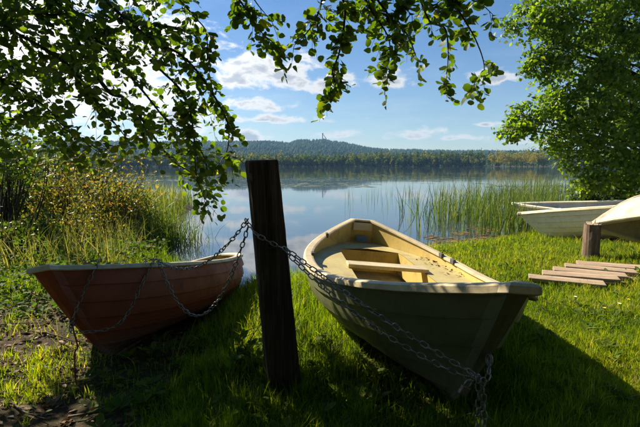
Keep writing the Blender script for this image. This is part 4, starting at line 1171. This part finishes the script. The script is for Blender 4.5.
    for _ in range(420):
        cy_ = 1.7 * (9.0 / 1.7) ** r_.random(); cx_ = r_.uniform(-.55, .85) * (cy_ + .2)
        if lake_sd(A([cx_]), A([cy_]))[0] < .15 or boat_mask(A([cx_]), A([cy_]))[0]: continue
        k = int(r_.integers(4, 9)); a = r_.uniform(0, 6.283, k); zz = gz(cx_, cy_)
        P += [(cx_ + math.cos(q) * .01, cy_ + math.sin(q) * .01, zz + r_.uniform(.02, .06)) for q in a]; D += [(math.cos(q), math.sin(q), r_.uniform(.1, .7)) for q in a]
    P, D = A(P), A(D); m = len(P)
    V, F, tt = scatter(leaf_oval(), P, frames(D, r_.normal(size=(m, 3)) * .2 + A([0, 0, 1])), r_.uniform(.04, .10, m), np.clip(r_.normal(.68, .2, m), 0, .92))
    tag(link('lawn_weeds', mesh_np('lawn_weeds', V, None, F, attrs={'tint': tt}), M_HERB), 'broad-leaved weed rosettes growing among the grass', 'weeds', kind='stuff')
    # fallen leaves and bits
    m = 9000; x = r_.uniform(-3.4, 2.0, m); y = r_.uniform(1.3, 4.6, m); sd = lake_sd(x, y)
    pa = np.where(x < -.6, .75, .28) + np.exp(-(((x - .45) / .35) ** 2 + ((y - 2.5) / .6) ** 2)) * .6
    k = (r_.random(m) < pa) & (sd > .1); x, y = x[k], y[k]; m = len(x)
    P = np.stack([x, y, ground_z(x, y) + r_.uniform(.004, .02, m)], -1); D = r_.normal(size=(m, 3)) * A([1, 1, .25]); nrm = r_.normal(size=(m, 3)) * .45 + A([0, 0, 1])
    V, F, tt = scatter(leaf_oval(), P, frames(D, nrm), r_.uniform(.02, .06, m), np.clip(r_.normal(.5, .28, m), 0, 1))
    tag(link('leaf_litter', mesh_np('leaf_litter', V, None, F, attrs={'tint': tt}), M_DEAD), 'brown fallen leaves scattered over the bare ground', 'leaf litter', kind='stuff')
    # leaves blown into the olive boat
    m = 45; st = r_.uniform(.22, .45, m); yy = A([green.half_y(s, .37) for s in st]) * 1.0 - np.abs(r_.normal(size=m)) * .10
    P = A([green.world((green.sx(s), q, .376 + r_.uniform(0, .012))) for s, q in zip(st, yy)])
    V, F, tt = scatter(leaf_oval(), P, frames(r_.normal(size=(m, 3)) * A([1, 1, .2]), r_.normal(size=(m, 3)) * .4 + A([0, 0, 1])), r_.uniform(.02, .05, m), np.clip(r_.normal(.25, .2, m), 0, 1))
    tag(link('leaf_litter', mesh_np('leaf_litter', V, None, F, attrs={'tint': tt}), M_DEAD), 'dead leaves lying on the bench inside the olive boat', 'leaf litter', kind='stuff')
make_grass()
def make_undergrowth():
    r_ = np.random.default_rng(41)
    m = 10500; y = r_.uniform(3.7, 9.5, m); x = -2.35 - r_.random(m) ** 1.1 * (y * .75)
    sd = lake_sd(x, y); k = sd > .02; x, y, sd = x[k], y[k], sd[k]; m = len(x)
    hh = (.12 + .22 * (vnoise(x * 1.8, y * 1.8, 80) * .5 + .5)) * np.clip((y - 3.3) / 1.2, .25, 1.5)
    P = np.stack([x, y, ground_z(x, y) + hh * r_.uniform(.15, 1, m)], -1); D = r_.normal(size=(m, 3)) * A([1, 1, .35]); nrm = r_.normal(size=(m, 3)) * .45 + A([0, 0, 1])
    V, F, t = scatter(leaf_oval(), P, frames(D, nrm), r_.uniform(.04, .085, m), np.clip(r_.normal(.5, .22, m), 0, .92) + (r_.random(m) < .012) * .6)
    tag(link('undergrowth', mesh_np('undergrowth', V, None, F, attrs={'tint': np.clip(t, 0, 1)}), M_HERB), 'low leafy undergrowth behind the red-brown boat', 'undergrowth', kind='stuff')
    # tall grass of the left bank, with the thick tussock hanging over the water
    def tuft(name, label, pts, h, w, lean, tint, cat='grass', group=None):
        x, y, z = pts.T; n = len(x); V, F, t = blades(x, y, z, h * r_.uniform(.55, 1.15, n), w * r_.uniform(.7, 1.3, n), r_, np.clip(r_.normal(tint, .17, n), 0, 1), lean, 4)
        return tag(link(name, mesh_np(name, V, None, F, attrs={'tint': t}), M_REED), label, cat, group, 'stuff')
    n = 620; c = at(158, 240, 8.4); q = r_.normal(size=(n, 2)) * A([.42, .40]); P = np.stack([c[0] + q[:, 0], c[1] + q[:, 1], ground_z(c[0] + q[:, 0], c[1] + q[:, 1]) - .02], -1)
    tuft('tall_grass', 'thick tussock of long arching grass at the water edge left', P, .85, .016, .55, .50)
    n = 2600; y = r_.uniform(9.5, 21, n); x = -3.8 - (y - 9) * .17 - r_.random(n) ** 1.4 * (y * .5); sd = lake_sd(x, y); k = sd > -.8; P = np.stack([x[k], y[k], ground_z(x[k], y[k]) - .02], -1)
    tuft('tall_grass', 'yellowing tall grass and reeds along the left bank', P, .85, .026, .36, .70)
    n = 1700; y = r_.uniform(5.2, 9.0, n); x = -2.75 - (y - 6.5) * .22 - r_.random(n) * (y * .55); sd = lake_sd(x, y); k = sd > .05; P = np.stack([x[k], y[k], ground_z(x[k], y[k]) - .02], -1)
    tuft('tall_grass', 'long grass standing between the shrubs behind the red-brown boat', P, .66, .012, .45, .80)
    # reed bed on the right
    n = 3600; px = r_.uniform(402, 585, n); v = r_.random(n)
    dep = 9.2 + 7.0 * v ** 1.3; x = (px - CXP) / FPX * dep; y = dep; sd = lake_sd(x, y)
    dens = np.clip((px - 405) / 60, .10, 1) * np.clip(.45 + 1.0 * vnoise(x * 1.4, y * 1.4, 90) + .4 * vnoise(x * 4, y * 4, 91), 0.03, 1); k = (r_.random(n) < dens) & (sd < .1)
    x, y = x[k], y[k]; P = np.stack([x, y, np.full(len(x), ZW - .15)], -1)
    tuft('reed_bed', 'green reeds standing in the shallow water right of the olive boat', P, 1.3, .020, .30, .5, 'reeds')
    n = 900; y = r_.uniform(12, 26, n); x = 5.2 + (y - 12) * .62 + r_.normal(size=n) * 1.3; P = np.stack([x, y, np.full(n, ZW - .15)], -1); k = lake_sd(x, y) < .6; P = P[k]
    tuft('reed_bed', 'belt of reeds in the water behind the white boats', P, 1.25, .024, .3, .55, 'reeds')
    n = 70; px = r_.uniform(345, 420, n); dep = r_.uniform(14, 24, n); P = np.stack([(px - CXP) / FPX * dep, dep, np.full(n, ZW - .1)], -1)
    tuft('reed_bed', 'a few single reeds far out in the open water', P, .7, .016, .1, .4, 'reeds')
    # floating weed by the right shore and lily pads further out
    def pads(name, label, x, y, s, m_, tint, cat):
        n = len(x); a = np.arange(7) / 7 * 6.283; o = np.vstack([[0, 0, 0], np.stack([np.cos(a), np.sin(a), 0 * a], -1)]); f = A([[0, i + 1, (i + 1) % 7 + 1] for i in range(6)])
        th = r_.uniform(0, 6.28, n); R = np.zeros((n, 3, 3)); R[:, 0, 0] = np.cos(th); R[:, 0, 1] = -np.sin(th); R[:, 1, 0] = np.sin(th); R[:, 1, 1] = np.cos(th); R[:, 2, 2] = 1
        P = np.stack([x, y, ZW + r_.uniform(.004, .016, n)], -1); V, F, t = scatter((o, f), P, R, s, np.clip(r_.normal(tint, .25, n), 0, 1))
        tag(link(name, mesh_np(name, V, None, F, attrs={'tint': t}), m_), label, cat, None, 'stuff')
    n = 7000; y = 30 * (85 / 30) ** r_.random(n); x = r_.uniform(-.6, .75, n) * y
    k = (vnoise(x * .10, y * .16, 95) * .6 + vnoise(x * .45, y * .5, 96) * .5) > .12; x, y = x[k], y[k]
    pads('lily_pads', 'floating lily pads strewn over the middle of the lake', x, y, r_.uniform(.10, .26, len(x)), M_LILY, .5, 'lily pads')
    n = 900; px = r_.uniform(425, 525, n); dep = r_.uniform(7.6, 10.5, n); x = (px - CXP) / FPX * dep; y = dep; sd = lake_sd(x, y); k = (sd < 0) & (sd > -1.3) & (vnoise(x * 2.2, y * 2.2, 97) > .02); x, y = x[k], y[k]
    pads('water_weed', 'brown floating weed along the right-hand shore', x, y, r_.uniform(.02, .06, len(x)), M_WEED, .5, 'water weed')
make_undergrowth()
def make_sticks():
    r_ = np.random.default_rng(55)
    for i, (px, py, l, a) in enumerate([(45, 385, .5, .5), (20, 325, .6, .2), (60, 335, .45, -.3), (150, 385, .5, .9), (110, 412, .4, .3), (25, 412, .4, -.5), (58, 300, .5, .15)]):
        p = onz(px, py, 0.0); n = 7; t = np.linspace(-.5, .5, n); x = p[0] + t * l * math.cos(a) + r_.normal(size=n) * .008; y = p[1] + t * l * math.sin(a) + r_.normal(size=n) * .008
        z = ground_z(x, y) + .014 + np.abs(r_.normal(size=n)) * .006
        o = MB().tube(np.stack([x, y, z], -1), np.linspace(.007, .003, n), 6, wob=.12).build('stick', M_TWIG, smooth=True)
        tag(o, ['dry stick on lit ground left below the red-brown bow', 'long dry stick lying near the left edge on bare soil', 'dry stick on bare soil just below the red rope', 'dry stick in the dark shade right of the red-brown bow', 'dry stick in shade nearest the bottom edge of the view', 'dry stick in the bottom left corner on leaf litter', 'dry stick on bare soil left of the red-brown bow'][i], 'stick', 'sticks on the ground')
    # small flowers in the lawn
    for (px, py, c) in ((604, 312, 0), (619, 309, 1), (628, 304, 0), (575, 300, 1)):
        p = onz(px, py, .06); root = empty('lawn_flower', (p[0], p[1], gz(p[0], p[1])))
        tag(root, f'tiny {"white" if c else "yellow"} lawn flower, the {"right-hand" if px > 610 else "left-hand"} one of its colour', 'flower', 'white flowers in the lawn' if c else 'yellow flowers in the lawn')
        MB().tube([[0, 0, 0], [.004, 0, .05], [0, 0, .09]], .0018, 4).build('stem', M_HERB, root)
        mb = MB()
        for k in range(7):
            a = k / 7 * 6.283; u = A([math.cos(a), math.sin(a), .25]); s_ = A([-math.sin(a), math.cos(a), 0]) * .006
            q = A([0, 0, .09]); mb.poly([q, q + u * .010 + s_, q + u * .018, q + u * .010 - s_])
        mb.build('petals', M_FLOWW if c else M_FLOWY, root)
make_sticks()

# ---------------------------------------------------------------- haze over the lake
def make_haze():
    m, T, out = mat('haze_air')
    v = T.add('ShaderNodeVolumePrincipled'); v.inputs['Color'].default_value = (.32, .62, 1.0, 1); v.inputs['Density'].default_value = .00017
    T.link(v.outputs[0], out.inputs['Volume'])
    o = MB().box((0, 0, 75), (4700, 4700, 160)).build('haze', m); o['kind'] = 'stuff'
    m.cycles.homogeneous_volume = True if hasattr(m.cycles, 'homogeneous_volume') else None
    tag(o, 'pale blue haze hanging over the lake', 'haze')
make_haze()
